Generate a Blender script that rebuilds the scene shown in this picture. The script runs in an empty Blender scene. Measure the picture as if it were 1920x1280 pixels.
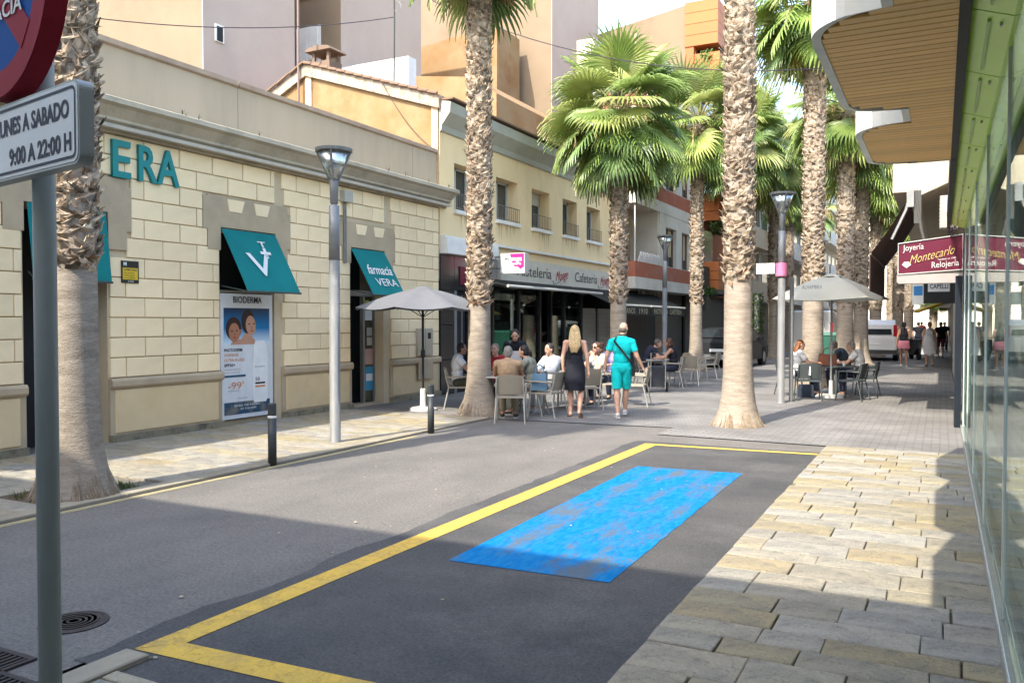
import bpy, bmesh, math, random
from mathutils import Vector, Matrix, noise
random.seed(7)
SC = bpy.context.scene
COL = SC.collection
R = math.radians
# ------------------------------------------------------------------ camera
FPX = 1560.0
YAW = math.atan(805 / FPX); PITCH = math.atan(37 / FPX)
cam_d = bpy.data.cameras.new('camera'); cam = bpy.data.objects.new('camera', cam_d)
COL.objects.link(cam); SC.camera = cam
cam.location = (0, 0, 1.75)
cam.rotation_euler = (math.pi / 2 - PITCH, 0, YAW)
cam_d.sensor_width = 36; cam_d.lens = 36 * FPX / 1920
cam_d.clip_start = 0.05; cam_d.clip_end = 2000
SC.render.resolution_x = 1024; SC.render.resolution_y = 682
SC.render.engine = 'CYCLES'
# ------------------------------------------------------------------ light
SUNV = Vector((0.19, 1.0, -1.02)).normalized()        # direction the light travels
sun_el = math.asin(-SUNV.z); sun_az = math.atan2(-SUNV.x, -SUNV.y)
w = bpy.data.worlds.new("World"); SC.world = w; w.use_nodes = True
nt = w.node_tree; nt.nodes.clear()
sky = nt.nodes.new('ShaderNodeTexSky'); sky.sky_type = 'NISHITA'; sky.sun_disc = False
sky.sun_elevation = sun_el; sky.sun_rotation = sun_az; sky.air_density = 1.3; sky.dust_density = 2.2; sky.ozone_density = 1.0
bg = nt.nodes.new('ShaderNodeBackground'); bg.inputs[1].default_value = 0.15
wo = nt.nodes.new('ShaderNodeOutputWorld')
nt.links.new(sky.outputs[0], bg.inputs[0]); nt.links.new(bg.outputs[0], wo.inputs[0])
sd = bpy.data.lights.new('sun', 'SUN'); sd.energy = 2.0; sd.angle = R(0.53); sd.color = (1, 0.93, 0.80)
so = bpy.data.objects.new('sun', sd); COL.objects.link(so)
so.rotation_euler = SUNV.to_track_quat('-Z', 'Y').to_euler(); so.location = (-5, -20, 30)
SC.view_settings.view_transform = 'Standard'; SC.view_settings.look = 'None'
SC.view_settings.gamma = 1; SC.view_settings.use_curve_mapping = False
SC.view_settings.exposure = 2.25

# ------------------------------------------------------------------ geometry helpers
def at(px, D, z=0.0):
    """world point seen in image column px at depth D"""
    L = (px - 960) / FPX * D
    return Vector((-math.sin(YAW) * D + math.cos(YAW) * L, math.cos(YAW) * D + math.sin(YAW) * L, z))
def heading(px, turn=0):
    return YAW - math.atan((px - 960) / FPX) + R(turn)

class MB:
    def __init__(s): s.v = []; s.f = []; s.m = []
    def add(s, vs, fs, m=0):
        o = len(s.v); s.v += [tuple(v) for v in vs]
        for f in fs: s.f.append(tuple(i + o for i in f)); s.m.append(m)
    def box(s, x0, x1, y0, y1, z0, z1, m=0, T=None):
        vs = [Vector((x, y, z)) for z in (z0, z1) for y in (y0, y1) for x in (x0, x1)]
        if T is not None: vs = [T @ v for v in vs]
        s.add(vs, [(0, 2, 3, 1), (4, 5, 7, 6), (0, 1, 5, 4), (2, 6, 7, 3), (0, 4, 6, 2), (1, 3, 7, 5)], m); return s
    def tube(s, pts, rs, n=10, m=0, cap=True):
        pts = [Vector(p) for p in pts]
        if not isinstance(rs, (list, tuple)): rs = [rs] * len(pts)
        vs = []; prev = None
        for i, p in enumerate(pts):
            t = (pts[min(i + 1, len(pts) - 1)] - pts[max(i - 1, 0)]).normalized()
            a = prev if prev is not None else (Vector((0, 0, 1)) if abs(t.z) < .9 else Vector((1, 0, 0)))
            a = (a - t * a.dot(t)).normalized(); b = t.cross(a); prev = a
            for k in range(n):
                an = 2 * math.pi * k / n
                vs.append(p + (a * math.cos(an) + b * math.sin(an)) * rs[i])
        fs = []
        for i in range(len(pts) - 1):
            for k in range(n):
                fs.append((i * n + k, i * n + (k + 1) % n, (i + 1) * n + (k + 1) % n, (i + 1) * n + k))
        if cap:
            fs.append(tuple(range(n))[::-1]); fs.append(tuple((len(pts) - 1) * n + k for k in range(n)))
        s.add(vs, fs, m); return s
    def lathe(s, prof, n=24, c=(0, 0, 0), m=0, sx=1, sy=1):
        vs = []
        for r, z in prof:
            for k in range(n):
                a = 2 * math.pi * k / n; vs.append((c[0] + r * math.cos(a) * sx, c[1] + r * math.sin(a) * sy, c[2] + z))
        fs = []
        for i in range(len(prof) - 1):
            for k in range(n):
                fs.append((i * n + k, i * n + (k + 1) % n, (i + 1) * n + (k + 1) % n, (i + 1) * n + k))
        if prof[0][0] > 1e-4: fs.append(tuple(range(n))[::-1])
        if prof[-1][0] > 1e-4: fs.append(tuple((len(prof) - 1) * n + k for k in range(n)))
        s.add(vs, fs, m); return s
    def ell(s, c, r, n=14, m=0, T=None):
        vs = []; h = n // 2 + 1
        for i in range(h + 1):
            a = math.pi * i / h
            for k in range(n):
                b = 2 * math.pi * k / n
                v = Vector((r[0] * math.sin(a) * math.cos(b), r[1] * math.sin(a) * math.sin(b), -r[2] * math.cos(a)))
                if T is not None: v = T @ v
                vs.append(Vector(c) + v)
        fs = [(i * n + k, i * n + (k + 1) % n, (i + 1) * n + (k + 1) % n, (i + 1) * n + k) for i in range(h) for k in range(n)]
        s.add(vs, fs, m); return s
    def cap(s, a, b, ra, rb, n=12, m=0):
        """tapered capsule"""
        a = Vector(a); b = Vector(b); t = (b - a)
        L = t.length
        if L < 1e-5: return s.ell(a, (ra, ra, ra), n, m)
        t /= L; P = []; Rr = []
        for k in range(4):
            an = math.pi / 2 * (1 - k / 4); P.append(a - t * ra * math.sin(an)); Rr.append(max(ra * math.cos(an), .0005))
        P.append(a); Rr.append(ra); P.append(b); Rr.append(rb)
        for k in range(1, 5):
            an = math.pi / 2 * k / 4; P.append(b + t * rb * math.sin(an)); Rr.append(max(rb * math.cos(an), .0005))
        return s.tube(P, Rr, n, m)
    def prism(s, pts, d, m=0):
        """closed polygon pts (Vectors, planar) extruded by vector d"""
        n = len(pts); vs = [Vector(p) for p in pts] + [Vector(p) + Vector(d) for p in pts]
        fs = [tuple(range(n))[::-1], tuple(range(n, 2 * n))] + [(i, (i + 1) % n, (i + 1) % n + n, i + n) for i in range(n)]
        s.add(vs, fs, m); return s
    def slab(s, o, U, V, N, w, h, d, c=.006, m=0, jit=0):
        """chamfered slab: corner o, axes U V, sticks out along N by d"""
        o, U, V, N = Vector(o), Vector(U), Vector(V), Vector(N)
        j = lambda: random.uniform(-jit, jit)
        base = [(0, 0), (w, 0), (w, h), (0, h)]
        a = [o + U * (x + j()) + V * (y + j()) for x, y in base]
        b = [p + N * (d - c) for p in a]
        ins = [(c, c), (-c, c), (-c, -c), (c, -c)]
        t = [a[i] + U * ins[i][0] + V * ins[i][1] + N * (d + j() * .3) for i in range(4)]
        fs = []
        for q in (0, 4):
            for i in range(4): fs.append((q + i, q + (i + 1) % 4, q + 4 + (i + 1) % 4, q + 4 + i))
        fs.append((8, 9, 10, 11)); fs.append((3, 2, 1, 0)); s.add(a + b + t, fs, m); return s
    def mesh(s, name, mats, smooth=False):
        me = bpy.data.meshes.new(name); me.from_pydata(s.v, [], s.f)
        for mt in (mats if isinstance(mats, (list, tuple)) else [mats]): me.materials.append(mt)
        me.polygons.foreach_set('material_index', s.m)
        if smooth: me.polygons.foreach_set('use_smooth', [True] * len(s.f))
        me.update(); return me
    def done(s, name, mats, parent=None, smooth=False, **k):
        me = s.mesh(name, mats, smooth)
        return link(name, me, parent, **k)
def link(name, me, parent=None, loc=None, rot=None, **k):
    o = bpy.data.objects.new(name, me); COL.objects.link(o)
    if parent is not None: o.parent = parent
    if loc is not None: o.location = loc
    if rot is not None: o.rotation_euler = rot
    tag(o, **k); return o
def tag(o, label=None, cat=None, group=None, kind=None):
    if label: o['label'] = label
    if cat: o['category'] = cat
    if group: o['group'] = group
    if kind: o['kind'] = kind
    return o
def thing(name, label, cat, loc=(0, 0, 0), rz=0, group=None):
    o = bpy.data.objects.new(name, None); COL.objects.link(o); o.location = loc; o.rotation_euler = (0, 0, rz)
    o.empty_display_size = .2
    return tag(o, label, cat, group)
KIDS = {}
def dup(o, loc=None, rz=None, label=None, parent=None):
    c = o.copy(); COL.objects.link(c)
    if loc is not None: c.location = loc
    if rz is not None: c.rotation_euler = (0, 0, rz)
    if label: c['label'] = label
    if parent is not None: c.parent = parent
    for ch in list(o.children): dup(ch, parent=c)
    return c

# ------------------------------------------------------------------ materials
def col4(c): return (c[0], c[1], c[2], 1)
def srgb(h):
    h = h.lstrip('#'); r = [int(h[i:i + 2], 16) / 255 for i in (0, 2, 4)]
    return tuple((x / 12.92 if x <= .04045 else ((x + .055) / 1.055) ** 2.4) for x in r)
def mat(name, c1, c2=None, scale=4, rough=.7, bump=0, bscale=None, metal=0, spec=.35, objvar=0, stain=None, stainscale=.8,
        stainamt=.5, stretch=(1, 1, 1), islvar=0, trans=0, speck=0, coat=0, lo=.35, hi=.65, huevar=0, bdist=.01, vein=0, veinscale=3, veinw=.012, veincol=.35):
    m = bpy.data.materials.new(name); m.use_nodes = True; N = m.node_tree.nodes; Lk = m.node_tree.links
    p = N['Principled BSDF']; p.inputs['Roughness'].default_value = rough; p.inputs['Metallic'].default_value = metal
    p.inputs['Specular IOR Level'].default_value = spec; p.inputs['Coat Weight'].default_value = coat
    tc = N.new('ShaderNodeTexCoord'); mp = N.new('ShaderNodeMapping'); mp.inputs['Scale'].default_value = stretch
    Lk.new(tc.outputs['Object'], mp.inputs[0])
    def nz(sc, det=6, r=.6):
        n = N.new('ShaderNodeTexNoise'); n.inputs['Scale'].default_value = sc; n.inputs['Detail'].default_value = det
        n.inputs['Roughness'].default_value = r; Lk.new(mp.outputs[0], n.inputs['Vector']); return n
    def ramp(src, a, b):
        r = N.new('ShaderNodeMapRange'); r.inputs[1].default_value = a; r.inputs[2].default_value = b
        Lk.new(src, r.inputs[0]); return r.outputs[0]
    def mix(fac, a, b, mode='MIX'):
        x = N.new('ShaderNodeMix'); x.data_type = 'RGBA'; x.blend_type = mode
        for sock, val in ((x.inputs[0], fac), (x.inputs[6], a), (x.inputs[7], b)):
            if hasattr(val, 'links') or hasattr(val, 'is_linked'): Lk.new(val, sock)
            elif isinstance(val, (int, float)): sock.default_value = val
            else: sock.default_value = col4(val)
        return x.outputs[2]
    c2 = c2 or tuple(x * .82 for x in c1)
    n1 = nz(scale); out = mix(ramp(n1.outputs['Fac'], lo, hi), c1, c2)
    if stain:
        n2 = nz(stainscale, 8, .7); f = ramp(n2.outputs['Fac'], .5, .72)
        mm = N.new('ShaderNodeMath'); mm.operation = 'MULTIPLY'; mm.inputs[1].default_value = stainamt; Lk.new(f, mm.inputs[0])
        out = mix(mm.outputs[0], out, stain)
    if speck:
        n3 = nz(55, 5, .8); f = ramp(n3.outputs['Fac'], .3, .7)
        mr = N.new('ShaderNodeMapRange'); mr.inputs[3].default_value = 1 - speck; mr.inputs[4].default_value = 1 + speck; Lk.new(f, mr.inputs[0])
        out = mix(1.0, out, mr.outputs[0], 'MULTIPLY')
    if vein:
        nv = nz(veinscale, 7, .62); s_ = N.new('ShaderNodeMath'); s_.operation = 'SUBTRACT'; s_.inputs[1].default_value = .5; Lk.new(nv.outputs['Fac'], s_.inputs[0])
        a_ = N.new('ShaderNodeMath'); a_.operation = 'ABSOLUTE'; Lk.new(s_.outputs[0], a_.inputs[0])
        mv = N.new('ShaderNodeMapRange'); mv.inputs[1].default_value = 0; mv.inputs[2].default_value = veinw; mv.inputs[3].default_value = vein; mv.inputs[4].default_value = 0; Lk.new(a_.outputs[0], mv.inputs[0])
        out = mix(mv.outputs[0], out, tuple(x * veincol for x in c2))
    for amt, kind in ((objvar, 'o'), (islvar, 'i')):
        if amt:
            if kind == 'o': rnd = N.new('ShaderNodeObjectInfo').outputs['Random']
            else: rnd = N.new('ShaderNodeNewGeometry').outputs['Random Per Island']
            hs = N.new('ShaderNodeHueSaturation'); mr = N.new('ShaderNodeMapRange')
            mr.inputs[3].default_value = 1 - amt; mr.inputs[4].default_value = 1 + amt
            Lk.new(rnd, mr.inputs[0]); Lk.new(mr.outputs[0], hs.inputs['Value']); Lk.new(out, hs.inputs['Color'])
            if huevar:
                wn = N.new('ShaderNodeTexWhiteNoise'); wn.noise_dimensions = '1D'; Lk.new(rnd, wn.inputs['W'])
                m2 = N.new('ShaderNodeMapRange'); m2.inputs[3].default_value = .5 - huevar; m2.inputs[4].default_value = .5 + huevar
                Lk.new(wn.outputs['Value'], m2.inputs[0]); Lk.new(m2.outputs[0], hs.inputs['Hue'])
                sp = N.new('ShaderNodeSeparateColor'); Lk.new(wn.outputs['Color'], sp.inputs[0])
                m3 = N.new('ShaderNodeMapRange'); m3.inputs[3].default_value = .45; m3.inputs[4].default_value = 1.35
                Lk.new(sp.outputs[1], m3.inputs[0]); Lk.new(m3.outputs[0], hs.inputs['Saturation'])
            out = hs.outputs[0]
    Lk.new(out, p.inputs['Base Color'])
    if bump:
        nb = nz(bscale or scale * 6, 8, .65); b = N.new('ShaderNodeBump'); b.inputs['Strength'].default_value = bump
        b.inputs['Distance'].default_value = bdist; Lk.new(nb.outputs['Fac'], b.inputs['Height']); Lk.new(b.outputs[0], p.inputs['Normal'])
    if trans:
        t = N.new('ShaderNodeBsdfTranslucent'); Lk.new(out, t.inputs[0]); ms = N.new('ShaderNodeMixShader'); ms.inputs[0].default_value = trans
        Lk.new(p.outputs[0], ms.inputs[1]); Lk.new(t.outputs[0], ms.inputs[2]); Lk.new(ms.outputs[0], N['Material Output'].inputs[0])
    m['out'] = 0
    return m
def glassmat(name, tint=(.8, .9, .88), refl=1.0, rough=.01, base=.06):
    m = bpy.data.materials.new(name); m.use_nodes = True; N = m.node_tree.nodes; Lk = m.node_tree.links; N.remove(N['Principled BSDF'])
    g = N.new('ShaderNodeBsdfGlossy'); g.inputs['Roughness'].default_value = rough; g.inputs[0].default_value = (.92, .97, .95, 1)
    t = N.new('ShaderNodeBsdfTransparent'); t.inputs[0].default_value = col4(tint)
    lw = N.new('ShaderNodeLayerWeight'); lw.inputs[0].default_value = .35
    mr = N.new('ShaderNodeMapRange'); mr.inputs[3].default_value = base; mr.inputs[4].default_value = refl
    Lk.new(lw.outputs['Fresnel'], mr.inputs[0]); ms = N.new('ShaderNodeMixShader'); Lk.new(mr.outputs[0], ms.inputs[0])
    Lk.new(t.outputs[0], ms.inputs[1]); Lk.new(g.outputs[0], ms.inputs[2]); Lk.new(ms.outputs[0], N['Material Output'].inputs[0])
    return m
MT = {}
def simple(key, c, rough=.6, **k):
    if key not in MT: MT[key] = mat(key, c, tuple(x * .9 for x in c), rough=rough, **k)
    return MT[key]
asph_old = mat('asphalt_old', (.155, .142, .128), (.122, .113, .103), 1.2, .92, .55, 90, speck=.5, stain=(.095, .09, .086), stainscale=.7, stainamt=.75, bdist=.008, vein=.35, veinscale=.9, veinw=.004, stretch=(1, .6, 1))
asph_new = mat('asphalt_new', (.080, .076, .073), (.050, .050, .051), .9, .85, .7, 110, speck=.5, stain=(.12, .115, .11), stainscale=.8, stainamt=.7, bdist=.006)
flag = mat('flagstone', (.315, .272, .19), (.225, .20, .15), 3.5, .8, .9, 11, objvar=.10, huevar=.005, stain=(.20, .19, .165), stainscale=3.5, stainamt=.7, bdist=.02, speck=.25, vein=.7, veinscale=2.6, veinw=.007, stretch=(1, 1.2, 1))
grout = mat('joint_sand', (.12, .108, .085), (.17, .15, .12), 12, .95, .4, 40)
block_m = mat('cream_block', (.88, .71, .46), (.84, .665, .41), 3, .85, .25, 30, objvar=.055, stain=(.60, .50, .35), stainscale=1.3, stainamt=.35)
taupe = mat('taupe_render', (.46, .365, .245), (.41, .32, .215), 2, .85, .25, 40, stain=(.30, .255, .195), stainscale=1.0, stainamt=.5)
panel_m = mat('plinth_panel', (.70, .54, .32), (.64, .48, .27), 1.6, .85, .2, 30, stain=(.42, .34, .22), stainscale=1.2, stainamt=.5)
plinth_m = mat('stained_plinth', (.26, .225, .15), (.20, .17, .12), 4, .9, .6, 20, stain=(.06, .055, .045), stainscale=4, stainamt=.95)
parapet_m = mat('parapet_render', (.52, .42, .31), (.47, .38, .275), 1.0, .88, .15, 30, stain=(.40, .335, .26), stainscale=1.0, stainamt=.6, stretch=(1, 1.5, .25))
mould_m = mat('cornice_stone', (.50, .44, .34), (.42, .365, .28), 2, .85, .35, 25, stain=(.24, .215, .175), stainscale=1.6, stainamt=.8)
white_m = mat('white_trim', (.80, .78, .74), (.72, .7, .66), 3, .6, .05)
teal = mat('teal_canvas', (.0, .21, .21), (.0, .18, .185), 2, .75, .15, 200, trans=.12)
tealp = mat('teal_letter', (.0, .22, .225), (.0, .2, .205), 2, .45)
cream_w = mat('print_white', (.75, .76, .74), (.7, .71, .69), 5, .6)
black_m = mat('black_cladding', (.018, .019, .02), (.03, .03, .031), 3, .25, .03, spec=.5)
dark_m = mat('dark_interior', (.015, .016, .018), (.02, .02, .022), 3, .8)
galv = mat('galvanised_steel', (.19, .19, .185), (.14, .142, .14), 9, .5, .08, 60, metal=.25, stain=(.25, .25, .245), stainscale=5, stretch=(1, 1, .25))
paintgrey = mat('painted_grey_metal', (.24, .245, .245), (.20, .205, .205), 6, .45, .05, metal=.3)
bollard_m = mat('bollard_paint', (.035, .04, .043), (.045, .05, .052), 8, .5)
yellow_paint = mat('yellow_road_paint', (.62, .39, .06), (.50, .33, .07), 3, .8, .4, 90, speck=.16, stain=(.26, .2, .1), stainscale=5, stainamt=.8, bdist=.005, vein=.5, veinscale=4)
trunk_m = mat('palm_bark', (.345, .295, .24), (.255, .215, .172), 4, .97, .8, 22, stretch=(1, 1, 5), stain=(.15, .12, .09), stainscale=1.2, stainamt=.7, bdist=.012, vein=.5, veinscale=6, veinw=.02, spec=.1)
boot_m = mat('leaf_base', (.42, .34, .255), (.17, .12, .08), 11, .95, .5, 40, islvar=.55, stain=(.15, .10, .065), stainscale=1.6, stainamt=.75, spec=.15)
roots_m = mat('palm_roots', (.30, .235, .165), (.2, .155, .11), 9, .95, .9, 30, bdist=.03)
frond_ms = [mat('frond_green', (.25, .34, .085), (.17, .25, .06), 2.5, .42, .1, objvar=.3, trans=.35, spec=.5),
            mat('frond_pale', (.42, .46, .16), (.32, .37, .11), 2.5, .42, .1, objvar=.3, trans=.4, spec=.5),
            mat('frond_dark', (.14, .22, .07), (.10, .165, .05), 2.5, .42, .1, objvar=.3, trans=.25, spec=.5)]
dead_m = mat('frond_dead', (.40, .28, .13), (.26, .17, .08), 6, .85, objvar=.3, trans=.2)
yellowleaf = mat('frond_yellow', (.42, .33, .05), (.30, .25, .05), 3, .6, objvar=.2, trans=.35)
petiole_m = mat('frond_stalk', (.24, .24, .08), (.2, .16, .07), 3, .5)
wood = mat('soffit_wood', (.88, .52, .17), (.80, .45, .13), 3, .45, .12, 60, stretch=(1.2, 14, 1), objvar=.10)
def text(body, name, size, loc, U, V, m, parent=None, ext=.004, shear=0, bold=0, width=None, align='LEFT', **k):
    """text in the plane spanned by U (reading direction) and V (up)"""
    c = bpy.data.curves.new(name, 'FONT'); c.body = body; c.size = size; c.extrude = ext; c.shear = shear; c.offset = bold; c.align_x = align
    c.resolution_u = 3
    t = bpy.data.objects.new('tmp', c); COL.objects.link(t)
    bpy.context.view_layer.update()
    dg = bpy.context.evaluated_depsgraph_get(); me = bpy.data.meshes.new_from_object(t.evaluated_get(dg))
    bpy.data.objects.remove(t); bpy.data.curves.remove(c)
    U = Vector(U).normalized(); V = Vector(V).normalized(); Nn = U.cross(V)
    sc = 1
    if width and len(me.vertices):
        xs = [v.co.x for v in me.vertices]; sc = width / (max(xs) - min(xs))
    for v in me.vertices:
        v.co = U * v.co.x * sc + V * v.co.y + Nn * v.co.z
    me.materials.clear(); me.materials.append(m); me.name = name
    o = bpy.data.objects.new(name, me); COL.objects.link(o)
    if parent is not None: o.parent = parent
    o.location = loc
    return tag(o, **k)
PY = Vector((0, 1, 0)); PX = Vector((1, 0, 0)); PZ = Vector((0, 0, 1)); NX = -PX; NY = -PY
# ------------------------------------------------------------------ ground
g = MB(); g.box(-400, 400, -300, 900, -.5, -.02); g.done('ground', mat('far_ground', (.22, .2, .17), rough=.9), kind='structure')
# road of old asphalt
g = MB(); g.add([(-7.2, -25, 0), (-3.9, -25, 0), (-3.9, 13.35, 0), (-7.2, 13.1, 0)], [(0, 1, 2, 3)])
g.add([(-3.9, 11.65, 0), (-1.42, 11.75, 0), (-1.42, 12.35, 0), (-3.9, 12.45, 0)], [(0, 1, 2, 3)])
g.done('road', asph_old, kind='structure')
bay = MB()   # uneven left edge of the newer asphalt
n = 60; L = []
for i in range(n + 1):
    y = 2.75 + 8.95 * i / n; L.append((-3.97 + .09 * noise.noise((0, y * 1.3, 0)) + .04 * noise.noise((3, y * 5, 0)), y, .004))
vs = []; fs = []
for i, (x, y, z) in enumerate(L): vs += [(x, y, z), (-1.41, y, z)]
for i in range(n): fs.append((2 * i, 2 * i + 1, 2 * i + 3, 2 * i + 2))
bay.add(vs, fs); bay = bay.done('parking_bay', asph_new, kind='structure')
mk = MB(); q = .008
def quad(mb, pts, z, m=0): mb.add([(x, y, z) for x, y in pts], [(0, 1, 2, 3)], m)
quad(mk, [(-3.81, 2.99), (-3.63, 3.17), (-3.57, 11.33), (-3.76, 11.46)], q)
quad(mk, [(-3.805, 2.985), (-1.44, 3.10), (-1.44, 3.29), (-3.63, 3.17)], q)
quad(mk, [(-3.76, 11.462), (-3.57, 11.33), (-1.43, 11.48), (-1.43, 11.60)], q)
mk.done('bay_marking', yellow_paint, kind='structure')
# worn blue paint
bm_ = bpy.data.materials.new('blue_road_paint'); bm_.use_nodes = True; N = bm_.node_tree.nodes; Lk = bm_.node_tree.links; p = N['Principled BSDF']
tc = N.new('ShaderNodeTexCoord'); mp = N.new('ShaderNodeMapping'); mp.inputs['Scale'].default_value = (2.6, .8, 1); Lk.new(tc.outputs['Object'], mp.inputs[0])
a = N.new('ShaderNodeTexNoise'); a.inputs['Scale'].default_value = 1.5; a.inputs['Detail'].default_value = 4; Lk.new(mp.outputs[0], a.inputs[0])
b = N.new('ShaderNodeTexNoise'); b.inputs['Scale'].default_value = 32; b.inputs['Detail'].default_value = 6; b.inputs['Roughness'].default_value = .75; Lk.new(mp.outputs[0], b.inputs[0])
ad = N.new('ShaderNodeMath'); ad.operation = 'MULTIPLY_ADD'; ad.inputs[1].default_value = 1.1; Lk.new(a.outputs['Fac'], ad.inputs[0]); Lk.new(b.outputs['Fac'], ad.inputs[2])
mr = N.new('ShaderNodeMapRange'); mr.inputs[1].default_value = 1.07; mr.inputs[2].default_value = 1.19; mr.inputs[4].default_value = .85; Lk.new(ad.outputs[0], mr.inputs[0])
c = N.new('ShaderNodeTexNoise'); c.inputs['Scale'].default_value = 9; c.inputs['Detail'].default_value = 8; Lk.new(mp.outputs[0], c.inputs[0])
cr = N.new('ShaderNodeMix'); cr.data_type = 'RGBA'; cr.inputs[6].default_value = (.0, .135, .37, 1); cr.inputs[7].default_value = (.012, .17, .39, 1)
mr2 = N.new('ShaderNodeMapRange'); mr2.inputs[1].default_value = .4; mr2.inputs[2].default_value = .62; Lk.new(c.outputs['Fac'], mr2.inputs[0]); Lk.new(mr2.outputs[0], cr.inputs[0])
mx = N.new('ShaderNodeMix'); mx.data_type = 'RGBA'; Lk.new(mr.outputs[0], mx.inputs[0]); Lk.new(cr.outputs[2], mx.inputs[6]); mx.inputs[7].default_value = (.105, .108, .098, 1)
Lk.new(mx.outputs[2], p.inputs['Base Color']); p.inputs['Roughness'].default_value = .85; p.inputs['Specular IOR Level'].default_value = .1
bu = N.new('ShaderNodeBump'); bu.inputs['Strength'].default_value = .5; bu.inputs['Distance'].default_value = .004; Lk.new(b.outputs['Fac'], bu.inputs['Height']); Lk.new(bu.outputs[0], p.inputs['Normal'])
bl = MB(); vs = []; fs = []; n = 30
for i in range(n + 1):
    t = i / n; y0 = 5.16 + (9.60 - 5.16) * t
    vs += [(-3.19 - .06 * t + .008 * noise.noise((1, y0 * 9, 0)), y0, q), (-1.955 - .06 * t + .015 * noise.noise((4, y0 * 7, 0)), y0 + .05 + .04 * t, q)]
for i in range(n): fs.append((2 * i, 2 * i + 1, 2 * i + 3, 2 * i + 2))
bl.add(vs, fs); bl.done('blue_marking', bm_, kind='structure')
# sett paving of the pedestrian part
sett = bpy.data.materials.new('grey_setts'); sett.use_nodes = True; N = sett.node_tree.nodes; Lk = sett.node_tree.links; p = N['Principled BSDF']
tc = N.new('ShaderNodeTexCoord')
br = N.new('ShaderNodeTexBrick'); br.inputs['Scale'].default_value = 1; br.inputs['Brick Width'].default_value = .22; br.inputs['Row Height'].default_value = .11
br.inputs['Mortar Size'].default_value = .008; br.inputs['Color1'].default_value = (.16, .152, .146, 1); br.inputs['Color2'].default_value = (.205, .193, .18, 1)
br.inputs['Mortar'].default_value = (.10, .095, .09, 1); Lk.new(tc.outputs['Object'], br.inputs[0])
nn = N.new('ShaderNodeTexNoise'); nn.inputs['Scale'].default_value = .9; nn.inputs['Detail'].default_value = 8; Lk.new(tc.outputs['Object'], nn.inputs[0])
mr = N.new('ShaderNodeMapRange'); mr.inputs[1].default_value = .3; mr.inputs[2].default_value = .7; mr.inputs[3].default_value = .72; mr.inputs[4].default_value = 1.2; Lk.new(nn.outputs['Fac'], mr.inputs[0])
mx = N.new('ShaderNodeMix'); mx.data_type = 'RGBA'; mx.blend_type = 'MULTIPLY'; mx.inputs[0].default_value = 1; Lk.new(br.outputs[0], mx.inputs[6]); Lk.new(mr.outputs[0], mx.inputs[7])
Lk.new(mx.outputs[2], p.inputs['Base Color']); p.inputs['Roughness'].default_value = .8
bu = N.new('ShaderNodeBump'); bu.inputs['Strength'].default_value = .7; bu.inputs['Distance'].default_value = .008; bu.invert = True; Lk.new(br.outputs['Fac'], bu.inputs['Height']); Lk.new(bu.outputs[0], p.inputs['Normal'])
g = MB(); z = .012
g.add([(-11, 13.1, z), (-7.2, 13.1, z), (-3.9, 13.35, z), (-3.9, 12.45, z), (.34, 12.3, z), (.34, 140, z), (-11, 140, z)], [(0, 1, 2, 3, 4, 5, 6)])
g.done('pedestrian_paving', sett, kind='structure')
# flagstone pavements: every stone its own piece
def paving(name, x0, x1, y0, y1, rowh, lens, hole=None, seed=1):
    random.seed(seed)
    base = MB(); base.box(x0, x1, y0, y1, -.1, .006)
    root = base.done(name, grout, kind='structure')
    y = y0; big = []
    while y < y1 - .05:
        h = random.uniform(*rowh); h = min(h, y1 - y); x = x0 - random.uniform(0, .3)
        while x < x1 - .03:
            wd = random.uniform(*lens); xa = max(x, x0); xb = min(x + wd, x1); x += wd
            if x1 - xb < .12: xb = x1; x = x1
            if xb - xa < .1: continue
            if hole and xb > hole[0] and xa < hole[1] and y + h > hole[2] and y < hole[3]:
                if xa < hole[0] - .12: xb = hole[0]
                elif xb > hole[1] + .12: xa = hole[1]
                else: continue
            m = MB(); j = random.uniform(.004, .011)
            m.slab((0, 0, 0), PX, PY, PZ, xb - xa - j, h - j, .024 + random.uniform(0, .006), .005, jit=.005)
            m.done('flagstone', flag, root, loc=(xa + j / 2, y + j / 2, .004))
        y += h
    return root
paving('right_pavement', -1.41, .34, 1.4, 12.28, (.22, .36), (.32, .80), seed=5)
paving('left_pavement', -10.5, -7.42, 3.6, 13.05, (.26, .42), (.5, 1.15), hole=(-8.25, -7.4, 4.95, 5.98), seed=9)
paving('near_pavement', -3.6, -1.42, 1.2, 2.72, (.3, .4), (.4, .7), seed=12)
# kerb stones
kerb_m = mat('kerb_stone', (.30, .26, .19), (.22, .195, .15), 3, .85, .4, 30, objvar=.12)
kr = MB(); kr.box(-7.42, -7.2, 2.2, 13.1, -.1, .01); kr = kr.done('left_kerb', grout, kind='structure')
y = 2.2
while y < 13:
    l = random.uniform(.7, .95); l = min(l, 13.08 - y); m = MB(); m.slab((0, 0, 0), PX, PY, PZ, .205, l - .012, .028, .006); m.done('kerb_stone', kerb_m, kr, loc=(-7.415, y, .006)); y += l
kr = MB(); kr.box(-3.8, -3.62, 1.2, 2.95, -.1, .01); kr = kr.done('near_kerb', grout, kind='structure')
for y in (1.25, 2.1): m = MB(); m.slab((0, 0, 0), PX, PY, PZ, .17, .83, .03, .008); m.done('kerb_stone', kerb_m, kr, loc=(-3.795, y, .006))
yl = MB(); quad(yl, [(-7.19, 4.2), (-7.09, 4.2), (-7.07, 10.6), (-7.17, 10.6)], .004); yl.done('kerb_line', mat('faded_yellow_line', (.34, .28, .13), (.26, .23, .15), 9, .9, .3, 90, stain=(.19, .18, .16), stainscale=7, stainamt=.9), kind='structure')
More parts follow.
